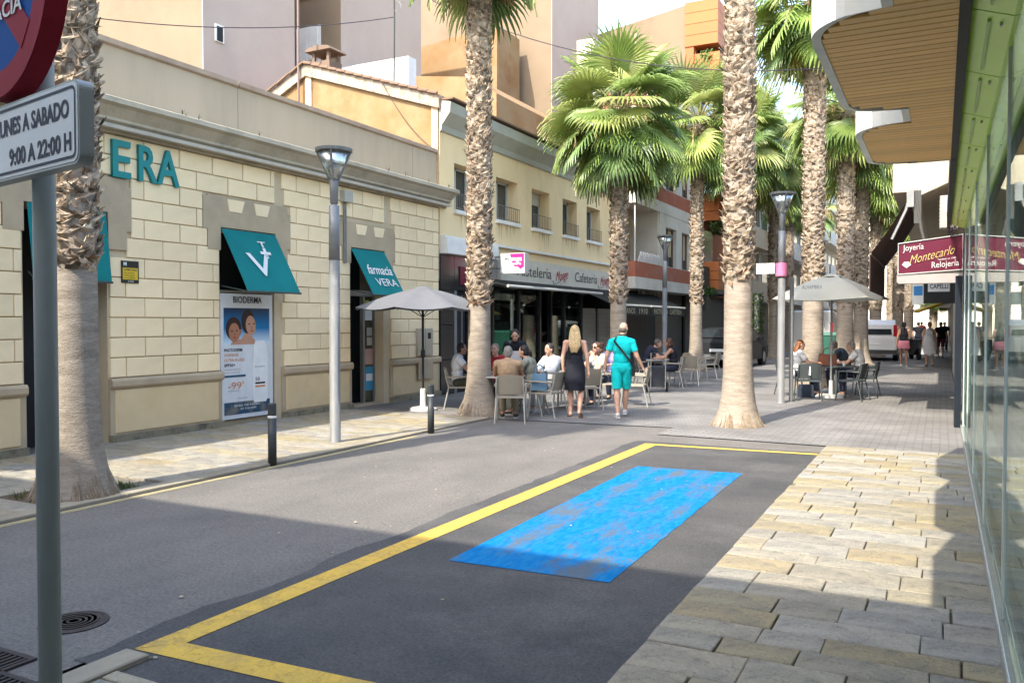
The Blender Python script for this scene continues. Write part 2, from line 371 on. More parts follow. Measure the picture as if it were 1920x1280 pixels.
# soil and grass at the near palm, gravel ring at palm 3
soil = mat('soil', (.10, .07, .045), (.16, .12, .08), 14, .95, .9, 50, bdist=.03)
g = MB(); g.box(-8.25, -7.42, 4.95, 5.98, -.05, .012); g.done('tree_pit_soil', soil, kind='structure')
gr = MB(); random.seed(3)
for i in range(1500):
    x = random.uniform(-8.22, -7.45); y = random.uniform(4.97, 5.95)
    if noise.noise((x * 4, y * 4, 0)) < -.05 and random.random() < .7: continue
    h = random.uniform(.03, .10); a = random.uniform(0, 6.3); dx, dy = math.cos(a) * .005, math.sin(a) * .005; lx, ly = random.gauss(0, .025), random.gauss(0, .025)
    gr.add([(x - dx, y - dy, .01), (x + dx, y + dy, .01), (x + lx, y + ly, .01 + h)], [(0, 1, 2)])
tag(gr.done('grass', mat('grass', (.06, .10, .025), (.13, .14, .04), 30, .7, trans=.2)), 'short green grass and weeds in the square soil pit of the near palm', 'grass', kind='stuff')
# manhole cover and drains
rz = thing('manhole_cover', 'round dark iron manhole cover sunk in the shaded asphalt', 'manhole', (-4.47, 3.1, 0)); rz.scale = (.52, .52, 1)
iron = mat('cast_iron', (.05, .045, .045), (.075, .06, .055), 10, .6, .5, 60, metal=.5)
m = MB(); m.lathe([(.36, 0), (.36, .007), (.31, .009), (.31, .005)], 40); m.done('rim', iron, rz, smooth=False)
m = MB(); m.lathe([(.305, .002), (.305, .008), (.0, .009)], 40)
for k in range(4): m.lathe([(.26 - k * .06, .009), (.26 - k * .06, .013), (.235 - k * .06, .013), (.235 - k * .06, .009)], 40)
m.done('lid', iron, rz)
for i, (x, y) in enumerate(((-4.35, 2.52), (-3.98, 2.34))):
    t = thing('drain_grate', ['dark slotted drain grate in the asphalt at the bottom left corner', 'slotted drain grate beside the kerb, nearest the sign pole'][i], 'drain', (x, y, 0), group='drain grates')
    m = MB(); m.box(-.2, .2, -.13, .13, -.04, .003); m.done('pit', dark_m, t)
    m = MB(); m.box(-.21, .21, -.145, -.115, 0, .014); m.box(-.21, .21, .115, .145, 0, .014); m.box(-.21, -.185, -.115, .115, 0, .014); m.box(.185, .21, -.115, .115, 0, .014); m.done('frame', iron, t)
    for k in range(9): m = MB(); m.box(-.009, .009, -.115, .115, 0, .012); m.done('bar', iron, t, loc=(-.16 + k * .04, 0, 0))
# small litter on the asphalt
random.seed(21)
lm = MB()
for i in range(60):
    x = random.uniform(-6.9, -1.6); y = random.uniform(2.8, 10.5); r = random.uniform(.006, .02); a = random.uniform(0, 3)
    lm.add([(x + r * math.cos(a + k * 1.57) * (1 if k % 2 else .5), y + r * math.sin(a + k * 1.57), .011 + .004 * (k == 1)) for k in range(4)], [(0, 1, 2, 3)])
tag(lm.done('litter', mat('dry_leaf_bits', (.42, .38, .28), (.18, .12, .07), 3, .8)), 'scattered small leaves and paper bits on the asphalt', 'litter', kind='stuff')

# ------------------------------------------------------------------ pharmacy
def opening_wall(mb, X0, X1, y0, y1, z0, z1, ops):
    """box wall with rectangular openings (y0,y1,z0,z1)"""
    ys = y0
    for (a, b, c, d) in sorted(ops):
        if a > ys: mb.box(X0, X1, ys, a, z0, z1)
        if c > z0: mb.box(X0, X1, a, b, z0, c)
        if d < z1: mb.box(X0, X1, a, b, d, z1)
        ys = b
    if ys < y1: mb.box(X0, X1, ys, y1, z0, z1)
ph = thing('pharmacy_building', 'single storey cream block pharmacy with taupe cornice and plain parapet on the left', 'building', (-10.5, 3, 0))
def PHL(mb, name, m, **k):
    o = mb.done(name, m, ph, **k); o.location = Vector(k.get('loc') or (0, 0, 0)) + Vector((10.5, -3, 0)); return o
OPS = [(6.65, 7.87, .0, 3.3), (9.94, 11.2, 0, 3.3), (13.32, 14.45, 0, 3.24)]
m = MB(); opening_wall(m, -11.2, -10.53, 1.5, 16.62, 0, 4.6, OPS); PHL(m, 'wall', mat('mortar_render', (.58, .47, .32), (.52, .42, .28), 2, .9, .3, 40, stain=(.40, .33, .23)))
m = MB(); m.box(-11.4, -11.25, 1.5, 16.6, 0, 4.55); m.box(-20, -11.4, 16.3, 16.55, 0, 5.0); m.box(-20, -10.7, 1.5, 16.55, 4.6, 4.62); PHL(m, 'inner_wall', dark_m)
# opening surrounds (ears with two inset blocks), each a part
for (a, b, c, d) in OPS:
    m = MB(); top = d + .5
    for (ya, yb, za, zb) in ((a - .27, b + .3, d, top), (a - .27, a, 2.92, d), (b, b + .3, 2.78, d), (a - .36, a - .27, 3.25, top - .02), (b + .3, b + .38, 3.05, top - .12)):
        m.box(-10.53, -10.487, ya, yb, za, zb)
    PHL(m, 'window_surround', taupe)
def trapped(y, z, w0, h0):
    m = MB(); m.prism([(-10.487, y, z), (-10.487, y + w0 - .03, z), (-10.487, y + w0 + .04, z + h0), (-10.487, y - .04, z + h0)], (.012, 0, 0)); PHL(m, 'block', block_m)
for (a, b, c, d) in OPS[1:]:
    trapped(a + .18, d + .27, .3, .2); trapped(a + .78, d + .27, .3, .2)
# wall blocks in running bond
random.seed(2)
BH = .2885; BW = .655; zb = .945; row = 0; nb = 0; shared = {}
blocked = []
for (a, b, c, d) in OPS:
    blocked += [(a - .02, b + .02, 0, d), (a - .27, b + .3, d, d + .5), (a - .27, a, 2.92, d), (b, b + .3, 2.78, d), (a - .36, a - .26, 3.25, d + .48), (b + .29, b + .38, 3.05, d + .38)]
blocked.append((11.2, 11.36, 0, 5)); blocked.append((14.45, 14.66, 0, 5))
rows = []
while zb < 4.4:
    h = min(BH, 4.47 - zb); y = 1.6 + (row % 2) * BW / 2
    while y < 16.6:
        ya, yb = y, min(y + BW, 16.6); y += BW
        segs = [(ya, yb)]
        for (p0, p1, z0, z1) in blocked:
            if zb + h - .05 > z0 and zb + .05 < z1:
                ns = []
                for s0, s1 in segs:
                    if s1 <= p0 or s0 >= p1: ns.append((s0, s1)); continue
                    if s0 < p0: ns.append((s0, p0))
                    if s1 > p1: ns.append((p1, s1))
                segs = ns
        for s0, s1 in segs:
            if s1 - s0 > .07: rows.append((s0, s1, zb, h))
    zb += BH; row += 1
rows.sort(key=lambda r: r[0])
rows = [r for r in rows if r[1] > 6.2]
stuffmb = MB()
for i, (s0, s1, z0, h) in enumerate(rows):
    W = round(s1 - s0, 2); key = (W, round(h, 2))
    if i < 292:
        if key not in shared:
            m = MB(); m.slab((0, 0, 0), PY, PZ, PX, W - .014, h - .014, .035, .008); shared[key] = m.mesh('block', block_m)
        o = link('block', shared[key], ph); o.location = (-10.53 + 10.5 , s0 + .007 - 3, z0 + .007); nb += 1
    else: stuffmb.slab((-10.53, s0 + .007, z0 + .007), PY, PZ, PX, W - .014, h - .014, .035, .008)
if stuffmb.v: PHL(stuffmb, 'blocks_beyond', block_m, kind='stuff')
# plinth, ledge and panels between openings
segs = [(1.6, 6.65), (7.87, 9.94), (11.36, 13.32), (14.66, 16.6)]
for a, b in segs:
    m = MB(); m.box(-10.53, -10.43, a, b, .0, .13); PHL(m, 'plinth', plinth_m)
    m = MB(); m.prism([(-10.53, a, .80), (-10.45, a, .80), (-10.43, a, .83), (-10.43, a, .90), (-10.46, a, .94), (-10.53, a, .94)], (0, b - a, 0)); PHL(m, 'ledge', taupe)
    m = MB(); m.slab((-10.53, a + .08, .15), PY, PZ, PX, b - a - .16, .62, .06, .012); PHL(m, 'plinth_panel', panel_m)
    m = MB(); m.box(-10.53, -10.485, a, b, .13, .8); PHL(m, 'plinth_back', taupe)
# cornice, gutter, parapet
prof = [(-10.53, 4.42), (-10.44, 4.42), (-10.44, 4.47), (-10.36, 4.5), (-10.36, 4.53), (-10.30, 4.56), (-10.30, 4.60), (-10.16, 4.72), (-10.07, 4.75), (-10.07, 4.82), (-10.12, 4.84), (-10.6, 4.9)]
m = MB(); m.prism([(x, 1.5, z) for x, z in prof], (0, 15.35, 0)); PHL(m, 'cornice', mould_m)
m = MB(); m.box(-10.36, -10.27, 1.5, 16.8, 4.45, 4.50); PHL(m, 'gutter', mat('gutter_grey', (.52, .47, .40), (.44, .4, .34), 3, .8))
cap_m = mat('cap_render', (.36, .28, .21), (.27, .2, .15), 2, .9, .3)
for a, b in [(1.5, 10.4), (10.41, 15.6), (15.61, 16.6)]:
    m = MB(); m.box(-10.85, -10.56, a, b, 4.88, 5.68); PHL(m, 'parapet', parapet_m)
    m = MB(); m.prism([(-10.88, a, 5.68), (-10.53, a, 5.68), (-10.51, a, 5.70), (-10.53, a, 5.78), (-10.88, a, 5.78)], (0, b - a - .01, 0)); PHL(m, 'parapet_cap', cap_m)
random.seed(8)
for i in range(9):   # dry weeds along the cornice top
    y = random.uniform(7, 16.5); m = MB()
    for k in range(6): m.tube([(-10.1, y, 4.83), (-10.1 + random.gauss(0, .02), y + random.gauss(0, .03), 4.83 + random.uniform(.03, .09))], .003, 3)
    tag(m.done('dry_weed', simple('weed', (.06, .05, .03))), 'dry weed tuft growing on the pharmacy cornice edge', 'weed', 'weeds on the cornice')
# VERA letters
for ch, y, wd in (('V', 6.95, .5), ('E', 7.86, .42), ('R', 8.36, .34), ('A', 8.72, .42)):
    tag(text(ch, 'wall_letter', .74, (-10.47, {'V': 7.15, 'E': 7.88, 'R': 8.32, 'A': 8.69}[ch], 3.82 if ch != 'V' else 3.82), PY, PZ, tealp, ext=.03, bold=.012, width={'V': .5, 'E': .30, 'R': .33, 'A': .41}[ch]),
        'teal raised capital letter %s of the pharmacy name on the cream blocks' % ch, 'letter', 'letters of the pharmacy name')
# awnings of the pharmacy
def awning(name, label, y0, y1, zt, zb, xo, texts):
    t = thing(name, label, 'awning', (-10.5, y0, zt))
    m = MB(); W = y1 - y0; n = 10; vs = []; fs = []
    for j in range(n + 1):
        s = j / n
        for k in (0, 1): vs.append((xo * s, k * W, (zb - zt) * s + .012 * math.sin(s * 3.1)))
    for j in range(n): fs.append((2 * j, 2 * j + 1, 2 * j + 3, 2 * j + 2))
    m.add(vs, fs); m.add([(v[0], v[1], v[2] - .006) for v in vs], fs); m.done('canvas', teal, t)
    m = MB(); m.tube([(xo, -.01, zb - zt), (xo, W + .01, zb - zt)], .017, 8); m.done('front_bar', simple('awning_bar', (.05, .07, .07), .4), t)
    m = MB()
    for k in (.02, W - .02): m = MB(); m.tube([(-.02, k, zb - zt + .1), (xo, k, zb - zt)], .01, 6); m.done('arm', simple('awning_bar', (.05, .07, .07)), t)
    U = PY; V = Vector((-xo, 0, zt - zb)).normalized(); Nn = U.cross(V)
    for (body, size, u, s, sh, bo, wd) in texts:
        text(body, 'lettering', size, Vector((xo * s, u, (zb - zt) * s)) + Nn * .022, U, V, cream_w, t, ext=.001, shear=sh, bold=bo, width=wd)
    return t
a1 = awning('window_awning', 'teal canvas awning with white letter V and cross over the poster window', 9.96, 11.2, 3.28, 2.24, .58, [('V', .62, .3, .74, 0, .004, .52), ('+', .38, .64, .47, 0, .012, .24), ('T', .16, .68, .26, 0, .003, .18)])
a2 = awning('door_awning', 'teal canvas awning lettered farmacia over the pharmacy door', 13.33, 14.44, 3.22, 2.28, .55, [('farmacia', .32, .16, .55, .35, .004, .82), ('VERA', .25, .28, .80, 0, .0, .72)])
a3 = awning('side_awning', 'teal awning at the left edge behind the sign pole', 6.7, 7.84, 3.3, 2.3, .12, [])
# poster in window 1
po = thing('window_poster', 'tall white sun cream poster with two faces filling the pharmacy window', 'poster', (-10.548, 9.96, .12))
def pq(y0, y1, z0, z1, m, name, x=.012, z=0): 
    b = MB(); b.box(x - .002, x, y0, y1, z0, z1); return b.done(name, m, po)
m = MB(); m.box(-.02, .01, 0, 1.2, 0, 2.1); m.done('board', simple('poster_white', (.66, .68, .70), .35), po)
grad = bpy.data.materials.new('poster_sky'); grad.use_nodes = True; N = grad.node_tree.nodes; Lk = grad.node_tree.links
tc = N.new('ShaderNodeTexCoord'); sx = N.new('ShaderNodeSeparateXYZ'); Lk.new(tc.outputs['Generated'], sx.inputs[0]); cr = N.new('ShaderNodeValToRGB')
cr.color_ramp.elements[0].color = (.6, .72, .8, 1); cr.color_ramp.elements[1].color = (.004, .02, .06, 1); e = cr.color_ramp.elements.new(.45); e.color = (.0, .16, .38, 1)
Lk.new(sx.outputs[2], cr.inputs[0]); Lk.new(cr.outputs[0], N['Principled BSDF'].inputs['Base Color']); N['Principled BSDF'].inputs['Roughness'].default_value = .3
pq(.07, 1.12, 1.24, 1.86, grad, 'picture', .014)
def ellip(cy, cz, ry, rz_, m, name, x, rot=0, n=28):
    cy = .48 + (cy - .48) * 1.3; cz = 1.50 + (cz - 1.53) * 1.3; ry *= 1.3; rz_ *= 1.3
    b = MB(); b.add([(x, cy + ry * math.cos(a) * math.cos(rot) - rz_ * math.sin(a) * math.sin(rot), cz + ry * math.cos(a) * math.sin(rot) + rz_ * math.sin(a) * math.cos(rot)) for a in [2 * math.pi * i / n for i in range(n)]], [tuple(range(n))]); return b.done(name, m, po)
skA = simple('print_skin', (.50, .27, .18), .4); skB = simple('print_skin_dark', (.38, .17, .10), .4); hr = simple('print_hair', (.03, .015, .012), .4)
ellip(.58, 1.63, .115, .16, hr, 'print_hair', .0150); ellip(.33, 1.54, .135, .15, hr, 'print_hair', .0152)
b = MB(); b.add([(.0155, .20, 1.245), (.0155, .84, 1.245), (.0155, .74, 1.34), (.0155, .66, 1.44), (.0155, .52, 1.42), (.0155, .46, 1.34), (.0155, .28, 1.31)], [(0, 1, 2, 3, 4, 5, 6)]); b.done('print_shoulder', skA, po)
b = MB(); b.add([(.0157, .28, 1.32), (.0157, .40, 1.34), (.0157, .46, 1.5), (.0157, .30, 1.48)], [(0, 1, 2, 3)]); b.done('print_neck', skB, po)
ellip(.34, 1.49, .092, .125, skB, 'print_face', .0160); ellip(.63, 1.58, .088, .13, skA, 'print_face', .0161, .12)
for cy, cz in ((.30, 1.51), (.385, 1.515), (.60, 1.60), (.685, 1.605)):
    ellip(cy, cz, .02, .008, hr, 'print_eye', .0164)
for cy, cz in ((.345, 1.425), (.65, 1.51)): ellip(cy, cz, .026, .010, simple('print_lip', (.35, .06, .05)), 'print_lip', .0164)
for cy, cz in ((.345, 1.47), (.648, 1.55)): ellip(cy, cz, .009, .022, simple('print_shade', (.3, .12, .07)), 'print_nose', .0164)
ink = simple('poster_ink', (.03, .035, .06)); orange_ink = simple('poster_orange', (.62, .25, .1)); ink2 = simple('poster_grey', (.35, .36, .38))
def pt(s, size, y, z, m, wd, bold=0): text(s, 'lettering', size, (.018, y, z), PY, PZ, m, po, ext=.0004, width=wd, bold=bold)
pt('BIODERMA', .15, .27, 1.95, ink, .66, .002); pt('PHOTODERM', .075, .07, 1.13, ink, .40, .001); pt('XDEFENSE', .07, .07, 1.05, orange_ink, .32); pt('ULTRA-FLUIDE', .07, .07, .965, orange_ink, .45)
pt('SPF50+', .07, .07, .88, ink, .24, .001); pt('TECHNOLOGIE DES', .03, .07, .82, ink2, .36); pt('SOLAIRES', .03, .07, .77, ink2, .34); pt('-99', .17, .14, .50, orange_ink, .3, 0); pt('%', .07, .46, .58, orange_ink, .05); pt('DE BRULURES', .03, .15, .46, ink2, .25)
pq(.07, .55, .70, .735, simple('poster_blue', (.02, .09, .16)), 'blue_strip', .015)
pt('Laboratoire dermatologique', .028, .36, .335, ink2, .22)
bt = MB(); bt.prism([(.013, .74, .24), (.013, 1.03, .24), (.013, 1.07, .35), (.013, 1.08, .95), (.013, 1.05, 1.2), (.013, 1.0, 1.30), (.013, .78, 1.30), (.013, .74, 1.2), (.013, .72, .95), (.013, .71, .35)], (.003, 0, 0)); bt.done('print_bottle', simple('bottle_white', (.78, .79, .79), .3), po)
pq(.77, 1.0, .555, .585, simple('bottle_black', (.02, .02, .02)), 'bottle_band', .019); pq(.77, 1.0, .50, .53, orange_ink, 'bottle_band', .019); pt('50', .09, .77, .61, ink, .1, .001); pt('BIODERMA', .04, .76, .84, ink2, .24)
b = mat('poster_footer', (.01, .06, .12), (.25, .2, .15), 5, .3, lo=.45, hi=.75); pq(.07, 1.12, .07, .28, b, 'footer_picture', .014); pt('REVEAL THE INVISIBLE', .045, .28, .2, cream_w, .6); pt('OF THE SKIN', .045, .42, .14, cream_w, .36)
# window glass over poster / dark top
m = MB(); m.box(-11.0, -10.95, 9.94, 11.2, 0, 3.3); tag(m.done('window_backing', dark_m, ph), None); m_ = ph.children[-1]; m_.location = (10.5, -3, 0)
m = MB(); m.box(-10.75, -10.69, 9.94, 9.97, .1, 3.28); m.box(-10.75, -10.69, 11.17, 11.2, .1, 3.28); m.box(-10.75, -10.69, 9.97, 11.17, 3.24, 3.28); m.box(-10.75, -10.69, 9.97, 11.17, 2.24, 2.28); m.box(-10.75, -10.6, 9.94, 11.2, 0, .1); PHL(m, 'window_frame', taupe)
# pharmacy door in opening 2
dg = glassmat('shop_glass', (.55, .62, .6), .75)
m = MB(); m.box(-10.8, -10.78, 14.1, 14.43, .05, 2.3); PHL(m, 'side_pane', dg)
m = MB(); m.box(-10.83, -10.75, 14.05, 14.1, 0, 2.3); m.box(-10.83, -10.75, 13.33, 14.44, 2.28, 2.4); m.box(-10.83, -10.75, 14.41, 14.45, 0, 2.3); PHL(m, 'door_frame', simple('alu_frame', (.3, .3, .29), .4, metal=.5))
m = MB(); m.box(-10.9, -10.55, 13.32, 14.45, 0, .05); PHL(m, 'threshold', taupe)
for i, (s, y0, y1, z0, z1, c) in enumerate([('lime', 14.14, 14.3, 2.05, 2.2, (.4, .5, .05)), ('white', 14.14, 14.38, 1.78, 1.99, (.6, .62, .6)), ('grey', 14.2, 14.38, 1.45, 1.62, (.4, .42, .38)), ('beige', 14.2, 14.38, 1.25, 1.42, (.5, .48, .42)), ('pink', 14.14, 14.4, .85, 1.18, (.55, .35, .3)), ('blue', 14.14, 14.4, .3, .8, (.05, .3, .5))]):
    m = MB(); m.box(-10.777, -10.772, y0, y1, z0, z1); tag(m.done('door_sticker', simple('sticker_' + s, c, .5)), '%s paper notice stuck on the glass beside the pharmacy door' % s, 'notice')
m = MB(); m.box(-10.771, -10.769, 14.16, 14.38, .5, .65); m.done('band', cream_w, bpy.data.objects['door_sticker.005'])
m = MB(); m.box(-11.19, -11.15, 13.2, 14.6, 0, 3.2); PHL(m, 'shop_interior', dark_m)
# notice on wall
t = thing('alarm_notice', 'small black and yellow alarm notice fixed on the cream blocks', 'sign', (-10.49, 8.07, 2.31))
m = MB(); m.box(0, .012, 0, .29, 0, .32); m.done('plate', simple('plate_black', (.02, .02, .02), .4), t)
m = MB(); m.box(.012, .014, .02, .27, .05, .22); m.done('yellow_field', simple('plate_yellow', (.75, .5, .02), .5), t)
text('CONECTADO', 'lettering', .05, (.0155, .035, .175), PY, PZ, ink, t, ext=.0004, width=.22, bold=.001); text('M', 'lettering', .07, (.0155, .03, .25), PY, PZ, cream_w, t, ext=.0004, width=.05, bold=.003)
for k in range(3): text(['ALARMA', 'VIGILADO', '24 HORAS'][k], 'lettering', .03, (.0155, .04, .135 - k * .035), PY, PZ, ink, t, ext=.0004, width=.18)
text('AVISO', 'lettering', .03, (.0155, .1, .015), PY, PZ, cream_w, t, ext=.0004, width=.1)
# meter box and drain pipe, small lamp box
t = thing('meter_box', 'beige wall meter box with small window right of the pharmacy door', 'box', (-10.49, 15.62, .98))
m = MB(); m.slab((0, 0, 0), PY, PZ, PX, .62, .62, .06, .01); m.done('box', simple('meter_beige', (.42, .36, .27), .6), t)
m = MB(); m.box(.06, .064, .4, .52, .38, .52); m.done('window', dark_m, t); m = MB(); m.box(.06, .063, .305, .31, .02, .6); m.done('door_gap', dark_m, t)
m = MB(); m.box(-10.43, -10.40, 15.6, 16.2, .45, .84); tag(m.done('gas_hatch', taupe), 'taupe metal hatch in the plinth under the meter box', 'hatch')
t = thing('junction_pipe', 'grey cable pipe with junction box running down between the two awnings', 'pipe', (-10.46, 13.08, 2.9))
m = MB(); m.tube([(.0, 0, 0), (0, 0, 1.2)], .022, 8); m.tube([(0, .05, 0), (0, .05, 1.2)], .012, 8); m.done('pipe', simple('pipe_grey', (.2, .2, .18)), t)
m = MB(); m.box(-.03, .09, -.1, .16, 1.2, 1.42); m.done('box', simple('pipe_box', (.42, .4, .34)), t)
# ------------------------------------------------------------------ buildings of the left side beyond the pharmacy
def bthing(name, label, loc): return thing(name, label, 'building', loc)
def PT(mb, name, m, root, **k):
    o = mb.done(name, m, root, **k); o.location = -root.location; return o
yel = mat('yellow_render', (.86, .67, .40), (.80, .61, .355), .8, .88, .15, 30, stain=(.54, .44, .25), stainscale=.9, stainamt=.5, stretch=(1, 1, .5))
stainy = mat('run_stain', (.30, .22, .12), (.42, .34, .19), 9, .9, stretch=(1, 8, .5))
orst = mat('weathered_orange_render', (.26, .15, .065), (.285, .195, .105), 1.2, .9, .4, 14, stain=(.20, .095, .035), stainscale=.8, stainamt=.9)
glz = mat('window_dark', (.045, .055, .055), (.06, .07, .07), 2, .12, spec=.6)
yb = bthing('yellow_building', 'two storey yellow rendered building with five railed windows over the pastry shop', (-10.5, 16.65, 0))
WY = [(17.3, 18.45), (19.43, 20.7), (21.58, 22.8), (23.78, 24.92), (25.75, 26.98)]
m = MB(); opening_wall(m, -10.9, -10.5, 16.65, 28.4, 3.42, 6.25, [(a, b, 4.45, 5.58) for a, b in WY]); PT(m, 'facade', yel, yb)
# gable wall
G = [(-10.53, 3.0), (-10.53, 6.93), (-14.45, 8.22), (-17.2, 6.9), (-17.2, 3.0)]
m = MB(); m.prism([(x, 16.62, z) for x, z in G], (0, .3, 0)); PT(m, 'gable_wall', orst, yb)
m = MB(); m.box(-10.70, -10.52, 16.6, 16.63, 4.5, 6.85); PT(m, 'corner_band', mat('flaking_render', (.58, .44, .30), (.45, .30, .18), 6, .9, .4), yb)
m = MB(); m.box(-14.5, -14.3, 16.58, 16.62, 4.5, 8.0); PT(m, 'corner_band', mat('flaking_render2', (.60, .47, .36), (.5, .33, .2), 6, .9, .4), yb)
m = MB(); m.prism([(-17.2, 16.60, 6.0), (-14.6, 16.60, 7.2), (-14.6, 16.60, 4.0), (-17.2, 16.60, 4.0)], (0, .02, 0)); PT(m, 'pale_patch', mat('pale_render', (.62, .54, .42), (.55, .45, .33), 3, .9, .3), yb)
cop = mat('stained_coping', (.46, .37, .29), (.34, .26, .19), 8, .9, .5, 30, objvar=.1, stain=(.12, .09, .07), stainscale=7, stainamt=.8)
def cops(A, B, n):
    for i in range(n):
        a = Vector(A).lerp(Vector(B), i / n); b = Vector(A).lerp(Vector(B), (i + .97) / n)
        m = MB(); m.prism([(a.x, 16.52, a.z - .30), (b.x, 16.52, b.z - .30), (b.x, 16.52, b.z), (a.x, 16.52, a.z + .012)], (0, .42, 0)); PT(m, 'coping_stone', cop, yb)
        m = MB(); m.tube([(a.x, 16.46, a.z + .03), (b.x, 16.47, b.z + .015)], [.035, .045], 6); PT(m, 'ridge_tile', simple('old_tile', (.20, .13, .09), .9), yb)
cops((-10.45, 0, 7.02), (-14.45, 0, 8.3), 15); cops((-14.45, 0, 8.3), (-17.2, 0, 7.0), 6)
m = MB(); m.add([(-10.2, 16.9, 6.92), (-14.45, 16.9, 8.2), (-14.45, 28.4, 8.2), (-10.2, 28.4, 6.92)], [(0, 1, 2, 3)]); m.add([(-17.2, 16.9, 6.9), (-14.45, 16.9, 8.2), (-14.45, 28.4, 8.2), (-17.2, 28.4, 6.9)], [(0, 1, 2, 3)]); PT(m, 'roof', simple('roof_tile', (.28, .15, .09), .9, bump=.5), yb)
m = MB(); pf = [(-10.5, 6.2), (-10.44, 6.22), (-10.42, 6.35), (-10.3, 6.5), (-10.2, 6.62), (-10.18, 6.86), (-10.5, 6.92)]
m.prism([(x, 16.62, z) for x, z in pf], (0, 11.8, 0)); PT(m, 'eaves_cornice', mat('eaves_grey', (.42, .41, .36), (.36, .35, .3), 2, .8, .1), yb)
m = MB(); m.box(-10.5, -10.12, 16.62, 28.42, 6.92, 6.96); PT(m, 'roof_edge', simple('old_tile', (.2, .13, .09)), yb)
alu = simple('window_alu', (.55, .55, .54), .4); rail = simple('balcony_rail', (.22, .20, .18), .5, metal=.4)
for i, (a, b) in enumerate(WY):
    z0, z1 = 4.45, 5.58
    m = MB(); m.box(-10.86, -10.82, a, a + .06, z0, z1); m.box(-10.86, -10.82, b - .06, b, z0, z1); m.box(-10.86, -10.82, (a + b) / 2 - .03, (a + b) / 2 + .03, z0, z1); m.box(-10.86, -10.82, a, b, z1 - .06, z1 - .001); f = PT(m, 'window', alu, yb)
    m = MB(); m.box(-10.875, -10.868, a, b, z0, z1); p_ = m.done('pane', glz, f)
    if i in (2,): m = MB(); m.box(-10.85, -10.81, a, b, 5.2, 5.57); m.done('roller_blind', simple('blind', (.5, .46, .38)), f)
    m = MB(); m.box(-10.56, -10.40, a - .05, b + .05, z0 - .09, z0); PT(m, 'sill', white_m, yb)
    m = MB(); m.tube([(-10.44, a, 4.84), (-10.44, b, 4.84)], .012, 6); m.tube([(-10.44, a, 4.5), (-10.44, b, 4.5)], .01, 6)
    for k in range(11): m.box(-10.446, -10.434, a + .03 + (b - a - .06) * k / 10 - .006, a + .03 + (b - a - .06) * k / 10 + .006, 4.46, 4.84)
    PT(m, 'railing', rail, yb)
    m = MB(); random.seed(i)
    for k in range(9):
        y = random.uniform(a, b); h = random.uniform(.15, .5); m.add([(-10.498, y - .015, z0 - .1), (-10.498, y + .02, z0 - .1), (-10.498, y + .004, z0 - .1 - h)], [(0, 1, 2)])
    PT(m, 'run_stain', stainy, yb)
# ground floor: black cladding panels, fascia, shop
m = MB(); m.box(-10.9, -10.52, 16.65, 28.4, 2.75, 3.42); PT(m, 'shop_lintel', simple('lintel', (.32, .30, .27)), yb)
m = MB(); m.box(-10.52, -10.30, 16.66, 19.2, 3.36, 3.72); PT(m, 'white_fascia', white_m, yb)
m = MB(); m.box(-10.52, -10.36, 16.66, 28.4, 3.72, 3.78); PT(m, 'ledge', white_m, yb)
for iy in range(4):
    for iz in range(4):
        y0 = 16.66 + iy * .62; z0 = .02 + iz * .83
        if iy == 1 and iz < 3: continue
        m = MB(); m.slab((-10.52, y0, z0), PY, PZ, PX, .61, .82, .04, .004); PT(m, 'cladding_panel', black_m, yb)
m = MB(); m.box(-10.6, -10.55, 17.28, 17.9, 0, 2.5); PT(m, 'side_door', dark_m, yb)
m = MB(); m.box(-10.56, -10.5, 17.3, 17.42, 0, 2.5); m.box(-10.55, -10.52, 17.7, 17.72, .1, 2.4); PT(m, 'door_frame', paintgrey, yb)
m = MB()
for k in range(5): m.add([(-10.47, 18.0, .9 + k * .28), (-10.47, 18.12, 1.0 + k * .28), (-10.47, 18.12, .86 + k * .28)], [(0, 1, 2)])
PT(m, 'silver_triangles', simple('silver_mark', (.5, .5, .48)), yb)
m = MB(); m.box(-10.47, -10.45, 18.3, 18.5, 1.2, 1.5); PT(m, 'menu_frame', simple('menu', (.4, .45, .4)), yb)
m = MB(); m.box(-10.47, -10.45, 17.5, 17.95, 2.65, 3.1); PT(m, 'maroon_plaque', simple('maroon', (.14, .01, .03)), yb)
# shop front: posts, panes, dark walled room with cream display
m = MB(); m.box(-14.0, -13.9, 19.2, 28.3, 0, 3.2); m.box(-14, -10.6, 19.1, 19.2, 0, 3.2); m.box(-14, -10.6, 28.3, 28.4, 0, 3.2); m.box(-14, -10.6, 19.2, 28.3, 2.9, 3.0); PT(m, 'shop_room', simple('shop_wall', (.06, .05, .05)), yb)
for k, y in enumerate((19.2, 20.75, 22.1, 22.9, 23.9, 25.3, 28.25)):
    m = MB(); m.box(-10.62, -10.48, y, y + .09, 0, 2.75); PT(m, 'shopfront_post', black_m, yb)
for a, b in ((19.3, 20.74), (20.85, 22.09), (22.99, 23.89), (24.0, 25.29)):
    m = MB(); m.box(-10.56, -10.55, a, b, .35, 2.7); PT(m, 'shop_pane', dg, yb); m = MB(); m.box(-10.6, -10.5, a, b, 0, .35); PT(m, 'pane_base', black_m, yb)
m = MB(); m.box(-10.75, -10.72, 19.45, 20.6, .4, 1.75); PT(m, 'display_screen', simple('cream_display', (.45, .43, .38)), yb)
m = MB(); m.box(-10.74, -10.70, 19.4, 19.75, 1.8, 2.6); m.box(-10.74, -10.70, 20.1, 20.3, 1.8, 2.6); PT(m, 'red_banner', simple('red_banner', (.3, .04, .03)), yb)
m = MB(); m.box(-10.75, -10.73, 19.75, 20.1, 1.8, 2.6); PT(m, 'white_banner', cream_w, yb)
